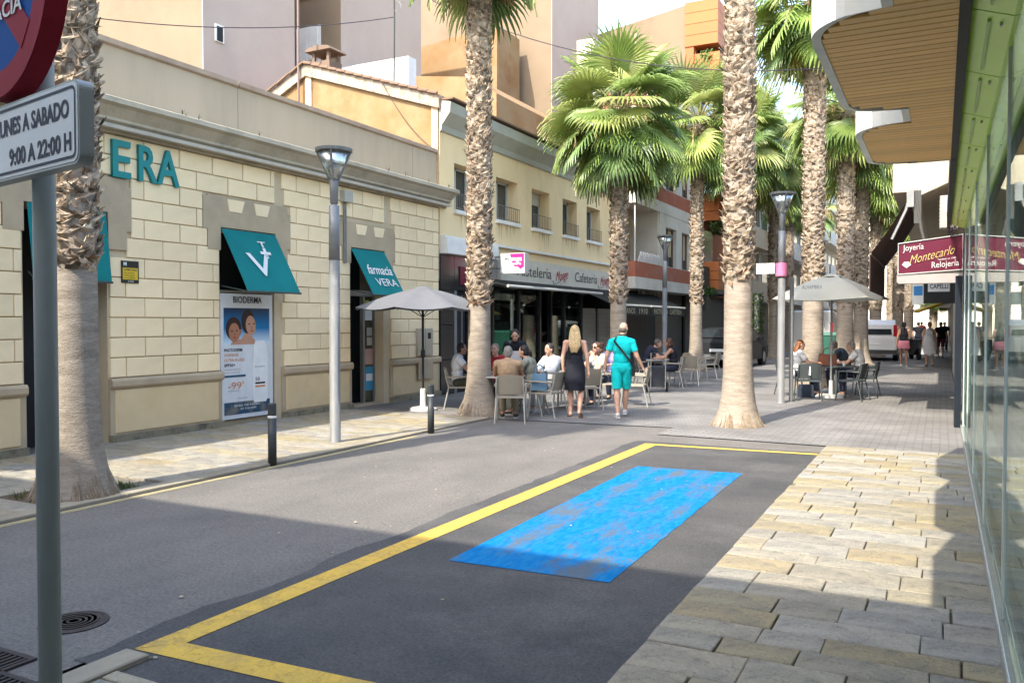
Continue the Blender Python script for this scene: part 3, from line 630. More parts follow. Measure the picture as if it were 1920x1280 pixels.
m = MB(); m.box(-11.9, -11.3, 21.0, 25.2, 0, 1.1); PT(m, 'counter', simple('counter', (.3, .26, .2)), yb)
random.seed(4)
for k in range(14):
    m = MB(); y = random.uniform(20.9, 25); z = 1.1; m.box(-11.8, -11.5, y, y + random.uniform(.1, .3), z, z + random.uniform(.1, .35)); PT(m, 'shop_goods', simple('goods%d' % (k % 3), [(.5, .4, .25), (.4, .1, .08), (.55, .55, .5)][k % 3]), yb)
for a, b in ((25.45, 26.7), (27.0, 28.2)):
    m = MB()
    for k in range(24): m.prism([(-10.56, a, .05 + k * .085), (-10.54, a, .06 + k * .085), (-10.54, a, .11 + k * .085), (-10.56, a, .13 + k * .085)], (0, b - a, 0))
    m.box(-10.62, -10.56, a, b, 0, 2.2); PT(m, 'roller_shutter', simple('shutter', (.42, .41, .37), .5), yb)
# fascia sign
t = thing('shop_sign', 'long beige fascia sign reading Pastelería and Cafetería with red script', 'sign', (-10.42, 19.55, 2.86))
beige = simple('sign_beige', (.66, .60, .50), .6); sgrey = simple('sign_dark', (.06, .055, .05)); sred = simple('sign_red', (.45, .02, .04))
m = MB(); m.box(-.1, 0, 0, 8.35, 0, .62); m.done('board', beige, t)
for s, sz, y, z, mm, wd, sh in (('Pastelería', .44, .9, .17, sgrey, 2.25, 0), ('Cafetería', .44, 5.0, .17, sgrey, 1.9, 0), ('Monge', .42, 3.5, .12, sred, .95, .4), ('Monge', .42, 7.2, .12, sred, .9, .4)):
    text(s, 'lettering', sz, (.012, y, z), Vector((0, 1, .12 if sh else 0)), PZ, mm, t, ext=.001, width=wd, shear=sh, bold=-.002)
for y in (3.3, 7.0): m = MB(); m.tube([(.012, y + .1 * k, .02 + .25 * (k / 8) ** 2 + (.1 if k == 0 else 0)) for k in range(11)], .008, 4); m.done('flourish', sgrey, t)
# projecting pink sign
t = thing('projecting_sign', 'small pink and white box sign lettered monge sticking out over the street', 'sign', (-10.09, 18.9, 2.98))
m = MB(); m.box(0, .70, 0, .22, 0, .52); m.done('box', simple('sign_case', (.5, .48, .44), .4), t)
m = MB(); m.box(.02, .68, -.004, 0, .02, .50); m.done('white_field', cream_w, t)
m = MB(); m.prism([(.28, -.008, .5), (.68, -.008, .5), (.68, -.008, .16), (.58, -.008, .1), (.5, -.008, .17), (.4, -.008, .18), (.33, -.008, .27)], (0, .003, 0)); m.done('pink_field', simple('pink', (.75, .02, .19), .4), t)
text('m', 'lettering', .16, (.13, -.01, .32), PX, PZ, ink, t, ext=.001, bold=.004); text('onge', 'lettering', .17, (.29, -.012, .32), PX, PZ, cream_w, t, ext=.001, bold=.004); text('heladeria', 'lettering', .09, (.24, -.012, .22), PX, PZ, cream_w, t, ext=.001, bold=.002, width=.36)
m = MB(); m.box(-.32, 0, .08, .14, .42, .46); m.box(-.32, 0, .08, .14, .12, .16); m.done('bracket', rail, t)
# awnings of the café
def cafe_awning(name, label, y0, y1, xw, zw, xf, zf, val, words, c=black_m):
    t = thing(name, label, 'awning', (xw, y0, zw)); W = y1 - y0; dx = xf - xw; dz = zf - zw; n = 16
    vs = []; fs = []
    for i in range(n + 1):
        for j in range(5):
            s = j / 4; vs.append((dx * s, W * i / n, dz * s - .05 * math.sin(s * 3.14) * (1 - abs(2 * i / n - 1) ** 4)))
    for i in range(n):
        for j in range(4): a = i * 5 + j; fs.append((a, a + 1, a + 6, a + 5))
    m = MB(); m.add(vs, fs); m.done('canvas', c, t, smooth=True)
    m = MB(); m.tube([(dx, 0, dz), (dx, W, dz)], .035, 8); m.done('front_bar', simple('awning_front', (.5, .5, .47), .5), t)
    m = MB()
    for k in (.8, W - .8): m.tube([(0, k, -.1), (dx * .55, k + .5, dz * .6 - .12), (dx, k, dz)], .022, 6)
    m.done('arm', rail, t)
    if val: m = MB(); m.box(dx - .01, dx + .01, 0, W, dz - val, dz); m.done('valance', simple('black_canvas', (.02, .022, .02), .8), t)
    for s, y, wd in words: text(s, 'lettering', .26, (dx + .014, y, dz - val + .06), PY, PZ, simple('valance_gold', (.30, .27, .18)), t, ext=.001, width=wd, bold=.006)
    return t
blackcan = simple('black_canvas', (.02, .022, .02), .8)
cafe_awning('cafe_awning', 'long black awning open below the Pastelería fascia sign', 17.9, 24.2, -10.4, 2.86, -9.35, 2.62, .0, [], blackcan)
cafe_awning('cafe_awning', 'low black awning with gold letters ARTESANOS 1910 behind the café tables', 24.3, 27.9, -10.35, 2.85, -9.0, 2.28, .32, [('ARTESANOS', .25, 1.75), ('1910', 2.3, .9)], blackcan)
cafe_awning('cafe_awning', 'farther black awning with gold letters PASTELERIA CAFETERIA', 28.0, 32.3, -10.35, 2.85, -9.0, 2.28, .32, [('PASTELERIA', .3, 1.7), ('CAFETERIA', 2.2, 1.6)], blackcan)

# white and red apartment building
wr = bthing('apartment_building', 'white building with red brick balcony bands and corner recess behind the first palms', (-10.5, 28.6, 0))
redb = mat('red_brick_band', (.36, .115, .065), (.31, .10, .06), 1.5, .85, .2, 40, stain=(.42, .25, .2), stainscale=1.5, stainamt=.5)
whb = mat('white_building', (.58, .55, .49), (.52, .49, .43), 1.2, .85, .15, 20, stain=(.4, .36, .3), stainscale=1.2, stainamt=.5)
X1 = -9.75
m = MB(); m.box(-12, -10.55, 28.45, 37.4, 0, 2.95); PT(m, 'ground_floor', simple('dark_ground_floor', (.07, .068, .062)), wr)
for z in (2.95, 6.0, 9.0):
    m = MB(); m.box(-12, X1 + .02, 28.45, 37.4, z, z + .42); PT(m, 'slab', whb, wr)
    m = MB(); m.box(-11, X1, 28.5, 37.4, z + .42, z + .98); PT(m, 'red_band', redb, wr)
    m = MB(); opening_wall(m, -10.05, X1, 31.4, 37.4, z + .98, z + 3.05, [(32.2, 33.7, z + 1.0, z + 2.55), (34.5, 35.8, z + 1.0, z + 2.55)]); m.box(-12, -11.3, 28.45, 31.4, z + .98, z + 3.05); m.box(-12, -9.8, 31.3, 31.4, z + .98, z + 3.05); PT(m, 'wall', whb, wr)
    m = MB(); m.box(X1 - .06, X1 - .02, 28.55, 28.60, z + .9, z + 3.0); PT(m, 'post', whb, wr)
    for a, b in ((32.2, 33.7), (34.5, 35.8)):
        m = MB(); m.box(-10.0, -9.9, a, a + .07, z + 1, z + 2.55); m.box(-10.0, -9.9, b - .07, b, z + 1, z + 2.55); m.box(-10.0, -9.9, (a + b) / 2 - .03, (a + b) / 2 + .03, z + 1, z + 2.55); f = PT(m, 'window', simple('brown_frame', (.12, .07, .05)), wr)
        m = MB(); m.box(-10.0, -9.97, a, b, z + 1.0, z + 1.45); m.done('pane', glz, f); m = MB(); m.box(-10.0, -9.96, a, b, z + 1.45, z + 2.5); m.done('roller_blind', simple('tan_blind', (.50, .40, .26)), f)
    m = MB(); m.box(-11.32, -11.28, 29.1, 30.6, z + .98, z + 2.6); f = PT(m, 'window', simple('brown_frame', (.12, .07, .05)), wr); m = MB(); m.box(-11.28, -11.27, 29.2, 30.5, z + 1, z + 2.5); m.done('pane', glz, f)
    m = MB(); random.seed(int(z))
    for k in range(13): m.tube([(X1 - .03, 28.9 + k * .19, z + .98), (X1 - .03 + .05, 28.95 + k * .19 + .12, z + 1.35)], .025, 4)
    PT(m, 'drying_rack', simple('white_slats' if z < 4 else 'rack_red', (.6, .6, .6) if z < 4 else (.5, .1, .1)), wr)
t = thing('bar_sign', 'old framed painted sign board above the far café awning', 'sign', (-10.3, 30.5, 2.45))
m = MB(); m.box(-.05, 0, 0, 2.4, 0, .7); m.done('board', simple('sign_slate', (.10, .10, .09)), t); m = MB(); m.box(0, .03, -.03, 2.43, -.04, .0); m.box(0, .03, -.03, 2.43, .7, .74); m.box(0, .03, -.04, 0, 0, .7); m.box(0, .03, 2.4, 2.44, 0, .7); m.done('frame', simple('sign_frame', (.4, .38, .33)), t)
text('Pardal', 'lettering', .5, (.01, .4, .14), PY, PZ, simple('sign_cream', (.45, .44, .38)), t, ext=.002, width=1.6)
m = MB(); m.box(-10.6, -10.25, 33.4, 33.7, 0, 2.95); PT(m, 'pillar', simple('tan_pillar', (.42, .33, .25)), wr)
# orange building with tower
ob = bthing('orange_building', 'tall orange panelled building with projecting balconies behind the palms on the left', (-10.5, 37.5, 0))
orange = mat('orange_panel', (.40, .125, .035), (.37, .115, .033), 1, .6, .05, 20, objvar=.05)
oranged = mat('orange_brick', (.40, .13, .055), (.36, .12, .05), 2, .8, .2)
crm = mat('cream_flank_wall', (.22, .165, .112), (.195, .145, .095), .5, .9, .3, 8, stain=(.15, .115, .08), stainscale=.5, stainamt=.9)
m = MB(); m.prism([(-18.6, 37.5, 0), (-10.5, 37.5, 0), (-10.5, 37.5, 16.1), (-15, 37.5, 15.4), (-18.6, 37.5, 14.7)], (0, 8, 0)); PT(m, 'flank_wall', crm, ob)
m = MB(); m.box(-10.5, -10.1, 37.5, 45.5, 3, 16.2); PT(m, 'front_wall', oranged, ob)
for z in (3.2, 6.3, 9.4, 12.6):
    for k in range(3):
        m = MB(); m.box(-10.1, -8.95, 37.6, 41.8, z + .02 + k * .42, z + .42 + k * .42); PT(m, 'balcony_panel', orange, ob)
    m = MB(); m.box(-10.09, -10.02, 38.2, 40.9, z + 1.3, z + 2.9); f = PT(m, 'window', glz, ob)
    m = MB(); m.tube([(-9.0, 37.7, z + 1.42), (-9.0, 41.7, z + 1.42)], .03, 6); PT(m, 'handrail', rail, ob)
for k in range(4): m = MB(); m.box(-10.5, -9.0, 37.45, 40.0, 14.2 + k * .5, 14.68 + k * .5); PT(m, 'tower_panel', orange, ob)
m = MB(); m.box(-10.5, -8.9, 37.6, 41.8, 3.0, 3.2); m.box(-10.6, -10.4, 37.5, 45, 0, 3); PT(m, 'base_wall', simple('dark_ground_floor', (.07, .068, .062)), ob)
m = MB(); m.box(-10.05, -9.3, 36.9, 37.4, 2.3, 4.2); tag(m.done('black_sign_box', mat('white_side', (.03, .035, .03), rough=.5)), 'black box shaped projecting shop sign under the orange balcony', 'sign')
def shrub(name, label, cat, c, r, n, mt, seed=1, size=.12):
    random.seed(seed); m = MB()
    for k in range(n):
        d = Vector((random.gauss(0, 1), random.gauss(0, 1), random.gauss(0, 1))).normalized() * random.uniform(.55, 1); p = Vector((d.x * r[0], d.y * r[1], d.z * r[2]))
        a = Vector((random.gauss(0, 1), random.gauss(0, 1), random.gauss(0, 1))).normalized() * size; b = a.cross(Vector((random.gauss(0, 1), random.gauss(0, 1), 1))).normalized() * size * .4
        m.add([p - b, p + b, p + a + b * .3, p + a - b * .3], [(0, 1, 2, 3)])
    return tag(m.done(name, mt, loc=c), label, cat)
shrub_m = mat('shrub_leaf', (.05, .10, .025), (.08, .13, .035), 6, .6, islvar=.4, trans=.2)
shrub('balcony_plant', 'leafy plant hanging from the orange balcony', 'plant', (-9.2, 39, 6.1), (.5, 1.6, .35), 500, shrub_m, 1)
shrub('balcony_plant', 'green creeper on the orange tower top', 'plant', (-9.5, 38.5, 13.7), (.6, 1.3, .5), 500, shrub_m, 2, .16)
shrub('balcony_plant', 'planter greenery below the black sign box', 'plant', (-9.4, 37.2, 3.1), (.5, .6, .2), 300, shrub_m, 3)
# farther left side buildings
def farb(label, x0, x1, y0, y1, h, wm, floors, bayc, proj, shopc):
    root = bthing('apartment_block', label, ((x0 + x1) / 2, y0, 0)); right = x1 < 0
    m = MB(); m.box(x0, x1, y0, y1, 3.0, h); PT(m, 'wall', wm, root); m = MB(); m.box(x0, x1, y0 + .02, y1 - .02, 0, 3.0); PT(m, 'ground_floor', shopc, root)
    xf = x1 if right else x0; sg = 1 if right else -1; n = max(1, int((y1 - y0) / 3.2))
    for fl in range(floors):
        z = 3.0 + fl * 3.0
        if z + 2.5 > h: break
        for k in range(n):
            a = y0 + .5 + k * (y1 - y0 - .6) / n; b = a + 1.7
            m = MB(); xs = sorted((xf, xf + sg * .04)); m.box(xs[0], xs[1], a, b, z + .9, z + 2.4); f = PT(m, 'window', simple('far_window_frame', (.3, .3, .28)), root)
            xs = sorted((xf + sg * .04, xf + sg * .05)); m = MB(); m.box(xs[0], xs[1], a + .08, b - .08, z + .98, z + 2.32); m.done('pane', glz, f)
        if proj:
            xs = sorted((xf, xf + sg * proj)); m = MB(); m.box(xs[0], xs[1], y0 + .3, y1 - .3, z - .1, z + .08); PT(m, 'balcony_slab', wm, root)
            xs = sorted((xf + sg * (proj - .08), xf + sg * proj)); m = MB(); m.box(xs[0], xs[1], y0 + .3, y1 - .3, z + .08, z + 1.0); m.box(min(xf, xf + sg * proj), max(xf, xf + sg * proj), y0 + .3, y0 + .38, z + .08, z + 1.0); PT(m, 'balcony_front', bayc, root)
    return root
greyb = mat('grey_block_wall', (.40, .38, .35), (.35, .33, .3), 1, .85, .1); tanb = mat('tan_block_wall', (.50, .40, .28), (.46, .36, .25), 1, .85, .1)
crb = mat('cream_block_wall', (.60, .54, .44), (.55, .5, .4), .8, .85, .1); dshop = simple('dark_shopfront', (.04, .04, .042))
farb('tan balconied block beyond the orange building', -15, -10.1, 45.6, 52, 13, tanb, 3, tanb, 1.0, dshop)
farb('white block with deep balconies on the left farther down the street', -16, -9.9, 52.1, 62, 16, whb, 4, whb, 1.2, dshop)
farb('grey block with railings on the left side far down the street', -16, -10.1, 62.1, 80, 15, greyb, 4, crb, 1.0, dshop)
farb('pale block far along the left side of the street', -16, -10.0, 80.1, 110, 17, crb, 4, whb, 1.0, dshop)
farb('cream block far along the right side of the street', .6, 8, 34, 60, 9.2, crb, 4, crb, 1.0, dshop)
farb('white block at the right beyond the cream one', .6, 8, 60.1, 100, 12, whb, 4, whb, .8, dshop)
r_ = bthing('end_building', 'pale building closing the far end of the street', (-5, 125, 0))
m = MB(); m.box(-22, 14, 125, 132, 0, 17); PT(m, 'wall', crb, r_)
for i in range(9):
    for k in range(4): m = MB(); m.box(-19 + i * 3.4, -17.4 + i * 3.4, 124.95, 125, 4 + k * 3.2, 5.6 + k * 3.2); PT(m, 'window', glz, r_)
# ------------------------------------------------------------------ tall blank backs of buildings behind the left row
shade_grey = mat('shade_tinted_render', (.45, .36, .31), (.41, .325, .275), .5, .9, .2, 10, stain=(.36, .285, .24), stainscale=.35, stainamt=.5)  # side walls away from the sun: grey cast of shade put into the colour
creamr = mat('cream_render_wall', (.22, .165, .112), (.195, .145, .095), .6, .9, .3, 10, stain=(.17, .12, .08), stainscale=.5, stainamt=.7)  # sunward walls: same blocks, cream darkened to offset the direct sun
def tower(label, x0, x1, y0, y1, h, front, side, z0=0):
    root = bthing('tower_block', label, (x1, y0, 0))
    m = MB(); m.box(x0, x1 - .03, y0, y0 + .3, z0, h); PT(m, 'lit_wall', front, root)
    m = MB(); m.box(x1 - .3, x1, y0 + .001, y1, z0, h); PT(m, 'side_wall', side, root)
    m = MB(); m.box(x0, x1 - .3, y0 + .3, y1, h - .3, h - .02); m.box(x0, x0 + .3, y0 + .3, y1, z0, h - .3); m.box(x0 + .3, x1 - .3, y1 - .3, y1, z0, h - .3); PT(m, 'roof', side, root)
    return root
A = tower('tall block with blank side wall tinted pinkish grey for shade behind the pharmacy', -30, -17, 15.57, 19.0, 15, creamr, shade_grey)
m = MB(); m.box(-17.0, -16.96, 15.95, 16.25, 9.1, 9.55); f = PT(m, 'window', white_m, A); m = MB(); m.box(-16.96, -16.95, 16.0, 16.2, 9.12, 9.5); m.done('pane', dark_m, f)
Bt = tower('recessed tall block with small windows beside the blank shade-tinted wall', -30, -17, 21.16, 25.7, 16, creamr, shade_grey)
for (x, z, w_, h_, bl_) in ((-18.75, 12.3, .85, 1.1, 0), (-18.75, 10.2, .85, 1.0, 1)):
    m = MB(); m.box(x - .07, x + w_ + .07, 21.1, 21.16, z - .08, z + h_ + .07); f = PT(m, 'window', white_m, Bt)
    m = MB(); m.box(x, x + w_ / 2 - .03, 21.08, 21.1, z, z + h_); m.box(x + w_ / 2 + .03, x + w_, 21.08, 21.1, z, z + h_); m.done('pane', simple('blue_pane', (.25, .32, .36), .1) if not bl_ else white_m, f)
t = bthing('low_roof', 'flat white roof edge below the blank shade-tinted walls', (-17, 19, 0))
m = MB(); m.box(-16.9, -14.0, 20.5, 20.9, 8.2, 9.55); PT(m, 'white_wall', simple('roof_white', (.66, .66, .66)), t)
m = MB(); m.prism([(-20, 22.6, 5), (-12.2, 22.6, 5), (-12.2, 22.6, 8.75), (-13.0, 22.6, 9.35), (-17.2, 22.6, 9.95), (-20, 22.6, 9.6)], (0, 5, 0)); g_ = m.done('gable_house', orst); tag(g_, 'weathered orange gable wall behind the yellow building roof', 'building')
tower('cream flank wall with shade-tinted grey return behind the tall palm', -24, -14.63, 32, 37.3, 18.5, creamr, shade_grey)
m = MB(); m.prism([(-24, 29.5, 4), (-15.9, 29.5, 4), (-15.9, 29.5, 13.6), (-24, 29.5, 12.8)], (0, 2, 0)); tag(m.done('flank_building', orst), 'low cream flank wall stepping down behind the palm fronds', 'building')
m = MB(); m.prism([(-18, 30.0, 4), (-10.6, 30.0, 4), (-10.6, 30.0, 9.9), (-18, 30.0, 9.5)], (0, .4, 0)); tag(m.done('flank_building', orst), 'stained cream and orange flank wall over the yellow roof', 'building')
# chimney on the gable
t = thing('chimney', 'small brown chimney with open vent top behind the gable ridge', 'chimney', (-14.5, 17.4, 7.8))
br_ = simple('chimney_brown', (.17, .12, .09), .95, bump=.4)
m = MB(); m.box(-.32, .32, -.25, .25, 0, .75); m.done('stack', br_, t)
m = MB()
for x in (-.28, .2): 
    for y in (-.22, .14): m.box(x, x + .08, y, y + .08, .75, 1.0)
m.done('vent_post', br_, t); m = MB(); m.prism([(-.42, -.35, 1.0), (.42, -.35, 1.0), (.36, -.35, 1.08), (0, -.35, 1.14), (-.36, -.35, 1.08)], (0, .7, 0)); m.done('cap', br_, t)
def wire(name, label, A, B, sag, r=.012, c=(.05, .04, .05)):
    A = Vector(A); B = Vector(B); m = MB(); m.tube([A.lerp(B, i / 20) + Vector((0, 0, -sag * 4 * (i / 20) * (1 - i / 20))) for i in range(21)], r, 5)
    tag(m.done(name, simple('cable', c)), label, 'cable')
m = MB(); m.tube([(-14.6, 16.45, 6.9), (-14.6, 16.45, 10.5)], .03, 6); tag(m.done('roof_pole', simple('rusty_pole', (.2, .14, .12))), 'thin rusty pole standing at the gable corner', 'pole')
t = thing('antenna_mast', 'thin dark antenna mast with loops above the roofs', 'antenna', (-12.9, 18.2, 7.6))
m = MB(); m.tube([(0, 0, 0), (.03, 0, 2.0), (0, 0, 4.5)], .025, 6); m.done('mast', simple('mast', (.05, .05, .05)), t)
m = MB()
for k in range(5): m.tube([(.12 * math.cos(a) + .12, 0, 2.4 + k * .28 + .12 * math.sin(a)) for a in [i * math.pi / 5 for i in range(11)]], .009, 4)
m.done('loops', simple('loops', (.25, .25, .24)), t)
wire('overhead_cable', 'dark cable strung over the pharmacy roof past the tall blocks', (-16.5, 12, 8.35), (-12.9, 18.2, 9.75), .25)
wire('overhead_cable', 'dark cable crossing the street between the palms at roof height', (-12.9, 18.2, 10.7), (.2, 19, 7.2), 1.2)
wire('wall_cable', 'loose cable running down the orange gable wall', (-12.0, 16.5, 7.45), (-10.55, 16.58, 5.75), .2, .008)
# block behind the camera whose shade covers the foreground
r_ = bthing('rear_building', 'long block across the street behind the viewpoint', (0, -14, 0))
m = MB(); m.box(-24, 8, -9, -2.5, 0, 8.3); PT(m, 'wall', crb, r_)
# ------------------------------------------------------------------ right side: shop with canopy
sb = bthing('shop_building', 'modern shop with tall glass front and lime green fascia on the right', (.4, 0, 0))
sg_m = glassmat('front_glass', (.86, .93, .91), .62, .004, .16)
m = MB(); m.box(.5, 9, -1.5, 15.2, 3.35, 5.4); m.box(.45, .6, 14.9, 15.2, 0, 3.35); PT(m, 'upper_wall', whb, sb)
m = MB(); m.box(.45, 6, -1.5, 15.2, -.02, .03); m.box(5.8, 6, -1.5, 15.2, 0, 3.35); PT(m, 'interior', simple('shop_inside', (.62, .6, .56)), sb)
m = MB(); m.box(.6, 5.8, -1.5, 15.2, 3.3, 3.34); PT(m, 'ceiling', simple('shop_ceiling', (.4, .4, .38)), sb)
mull = [1.2, 3.1, 5.3, 7.7, 10.2, 12.6, 14.8]
frm = mat('brushed_aluminium', (.50, .49, .45), (.42, .41, .38), 20, .35, metal=.6, stretch=(1, 1, .05))
gedge = simple('glass_edge', (.60, .68, .65), .2)
for a, b in zip(mull[:-1], mull[1:]):
    m = MB(); m.box(.318, .328, a + .03, b - .03, .13, 3.28); PT(m, 'glass_panel', sg_m, sb)
for y in mull:
    m = MB(); m.box(.310, .335, y - .025, y + .025, .11, 3.3); PT(m, 'mullion', frm, sb); m = MB(); m.box(.312, .332, y + .025, y + .04, .12, 3.3); m.box(.312, .332, y - .04, y - .025, .12, 3.3); PT(m, 'glass_edge', gedge, sb)
m = MB(); m.box(.285, .37, -1, 15.0, 0, .11); PT(m, 'base_rail', frm, sb)
m = MB(); m.box(.29, .295, -1, 15.0, .11, .125); PT(m, 'base_bead', gedge, sb)
lime = mat('lime_metal', (.50, .80, .09), (.46, .74, .07), 3, .28, .03, 40, spec=.6)
for k in range(14):
    y = -1 + k * 1.15; m = MB(); m.prism([(.115, y, 3.30), (.30, y, 3.235), (.32, y, 3.235), (.34, y, 3.3), (.34, y, 3.5), (.115, y, 3.5)], (0, 1.135, 0)); f = PT(m, 'lime_panel', lime, sb)
    m = MB(); m.box(.19, .205, y + .1, y + 1.0, 3.255, 3.28); m.done('slot', simple('lime_slot', (.45, .6, .2), .3), f)
    m = MB()
    m.box(.245, .258, y + .12, y + .15, 3.235, 3.26); m.done('clip', frm, f)
m = MB(); m.box(.06, .115, -1.5, 15.2, 3.25, 3.6); PT(m, 'recess_shade_strip', simple('recess', (.006, .006, .006)), sb)  # solid black strip standing in for the shade of the gap
# behind the glass: pale curtains, added to make it look pale and streaked
cur = mat('sheer_curtain', (.62, .62, .6), (.5, .5, .48), 3, .8, trans=.4)
for (a, b) in ((3.2, 5.2), (5.5, 9.9), (10.3, 14.6)):
    m = MB(); n = 60; vs = []; fs = []
    for i in range(n + 1): y = a + (b - a) * i / n; x = .75 + .05 * math.sin(i * 1.1) + .02 * math.sin(i * 2.7); vs += [(x, y, .05), (x, y, 3.2)]
    for i in range(n): fs.append((2 * i, 2 * i + 2, 2 * i + 3, 2 * i + 1))
    m.add(vs, fs); tag(m.done('curtain', cur), 'sheer pale curtain added to streak the %s shop glass' % {3.2: 'nearest', 5.5: 'middle', 10.3: 'farthest'}[a], 'curtain')
# canopy (balcony) with wavy edge and wooden soffit
cn = bthing('balcony_canopy', 'white balcony with scalloped edge and wooden boarded soffit over the pavement', (0, 4, 3.27)); cn['category'] = 'balcony'
ZC = 3.27
lobes = [(-3.9, -1.9), (-1.5, .7), (.95, 3.9) , (4.38, 6.53), (6.95, 8.78)]
def edge(y):
    for i, (a, b) in enumerate(lobes):
        if a <= y <= b:
            n_ = .28; s = min(1, (y - a) / .42); e = min(1, (b - y) / .30)
            xs = -.28 - .36 * (1 - (1 - s) ** 2.2) ** .5 if s < 1 else -.64
            xe = -.28 - .36 * (1 - (1 - e) ** 2.6) ** .5 if e < 1 else -.64
            return max(xs, xe)
    return -.27
# underside boards (end-grain lines run across, from the fascia to the wall)
y = -1.5; bw = .088
while y < 8.76:
    x0 = max(edge(y), edge(y + bw), edge(y + bw / 2)) + .03
    m = MB(); m.slab((0, 0, 0), NX, PY, NZ if False else -PZ, .09 - (x0 + .02), bw - .009, .016, .004); o = m.done('soffit_board', wood, cn); o.location = Vector((.09, y, ZC)) - cn.location; y += bw
m = MB(); 
ys = [-3.9 + i * .04 for i in range(int((8.78 + 3.9) / .04) + 2)]; ys = [min(v, 8.78) for v in ys]
for i in range(len(ys) - 1):
    a, b = ys[i], ys[i + 1]
    if b <= a: continue
    xa, xb = edge(a), edge(b)
    # fascia strip (bottom lip + upstand)
    m.add([(xa, a, ZC - .02), (xb, b, ZC - .02), (xb + .05, b, ZC - .02), (xa + .05, a, ZC - .02), (xa, a, ZC + 1.15), (xb, b, ZC + 1.15), (xb + .03, b, ZC + 1.15), (xa + .03, a, ZC + 1.15)],
          [(0, 1, 2, 3), (0, 4, 5, 1), (3, 2, 6, 7), (4, 7, 6, 5)])
o = m.done('fascia', mat('balcony_white', (.80, .76, .66), (.74, .70, .60), 2, .75, .15, 60, stain=(.44, .44, .4), stainscale=2, stainamt=.4), cn); o.location = -cn.location
m = MB()
for i in range(len(ys) - 1):
    a, b = ys[i], ys[i + 1]
    if b > a: m.add([(edge(a) + .03, a, ZC + .03), (edge(b) + .03, b, ZC + .03), (.12, b, ZC + .03), (.12, a, ZC + .03)], [(0, 1, 2, 3)])
m.box(-.3, .12, 8.76, 8.80, ZC - .02, ZC + 1.1); o = m.done('slab', whb, cn); o.location = -cn.location
# jewellery building beyond
jb = bthing('jewellery_building', 'cream building beyond the glass shop with balcony slab and dark shopfront', (.4, 15.3, 0))
m = MB(); m.box(.42, 8, 15.3, 33.8, 3.3, 6.0); PT(m, 'wall', crb, jb)
m = MB(); m.box(.40, 8, 15.31, 33.8, 0, 3.3); PT(m, 'shopfront', dshop, jb)
m = MB(); m.prism([(-.86, 17.6, 5.3), (-.86, 17.6, 4.22), (-.4, 17.6, 4.22), (-.38, 17.6, 4.14), (.42, 17.6, 4.5), (.42, 17.6, 5.3), (-.86, 17.6, 5.35)], (0, 15, 0)); PT(m, 'balcony', mat('balcony_cream', (.44, .385, .29), (.40, .35, .26), 1.5, .85, .1), jb)
m = MB(); m.box(.36, .42, 20, 33, 0, 3.2); PT(m, 'pale_door_frame', simple('pale_frame', (.5, .48, .44)), jb)
m = MB(); m.box(.20, .30, 15.45, 15.95, .02, 2.5); tag(m.done('dark_column', simple('dark_column', (.012, .017, .025), .35)), 'narrow dark column panel standing under the jewellery sign', 'column')
t = thing('jewellery_sign', 'crimson box sign reading Joyería Montecarlo Relojería over the pavement', 'sign', (-.69, 16.2, 2.58))
crim = simple('crimson', (.085, .003, .02), .4)
m = MB(); m.prism([(0, 0, 0), (1.0, 0, .06), (1.0, 0, .66), (0, 0, .54)], (0, .5, 0)); m.done('box', crim, t)
m = MB(); m.tube([(0, -.01, 0), (1.0, -.01, .06), (1.0, -.01, .66), (0, -.01, .54), (0, -.01, 0)], .012, 6); m.done('frame', simple('sign_alu', (.5, .5, .48), .4, metal=.5), t)
tw = simple('sign_lettering', (.5, .47, .46)); tg = simple('gold_lettering', (.40, .30, .12), .4)
Us = Vector((1, 0, .08)); Vs = PZ
text('Joyería', 'lettering', .15, (.08, -.012, .41), Us, Vs, tw, t, ext=.001, width=.33); text('Montecarlo', 'lettering', .22, (.17, -.014, .17), Vector((1, 0, .24)), Vs, tg, t, ext=.003, shear=.35, width=.72, bold=-.001)
text('Relojería', 'lettering', .15, (.52, -.012, .10), Us, Vs, tw, t, ext=.001, width=.42); text('Fundada en 1985', 'lettering', .045, (.62, -.012, .23), Us, Vs, tw, t, ext=.001, width=.28)
m = MB(); m.prism([(.06, -.014, .17), (.10, -.014, .22), (.17, -.014, .22), (.21, -.014, .17), (.135, -.014, .11)], (0, .003, 0)); m.done('diamond', tw, t)
for k in range(9):
    m = MB(); m.box(0, 1.0, .04 + k * .3, .30 + k * .3, -.06, -.03); m.done('underside_slat', simple('pale_slat', (.30, .27, .26), .4), t)
m = MB(); m.box(-.02, 0, 0, 2.8, -.14, 0); m.box(0, 1, 0, .03, -.16, -.0); m.done('edge', simple('pale_slat', (.30, .27, .26)), t)
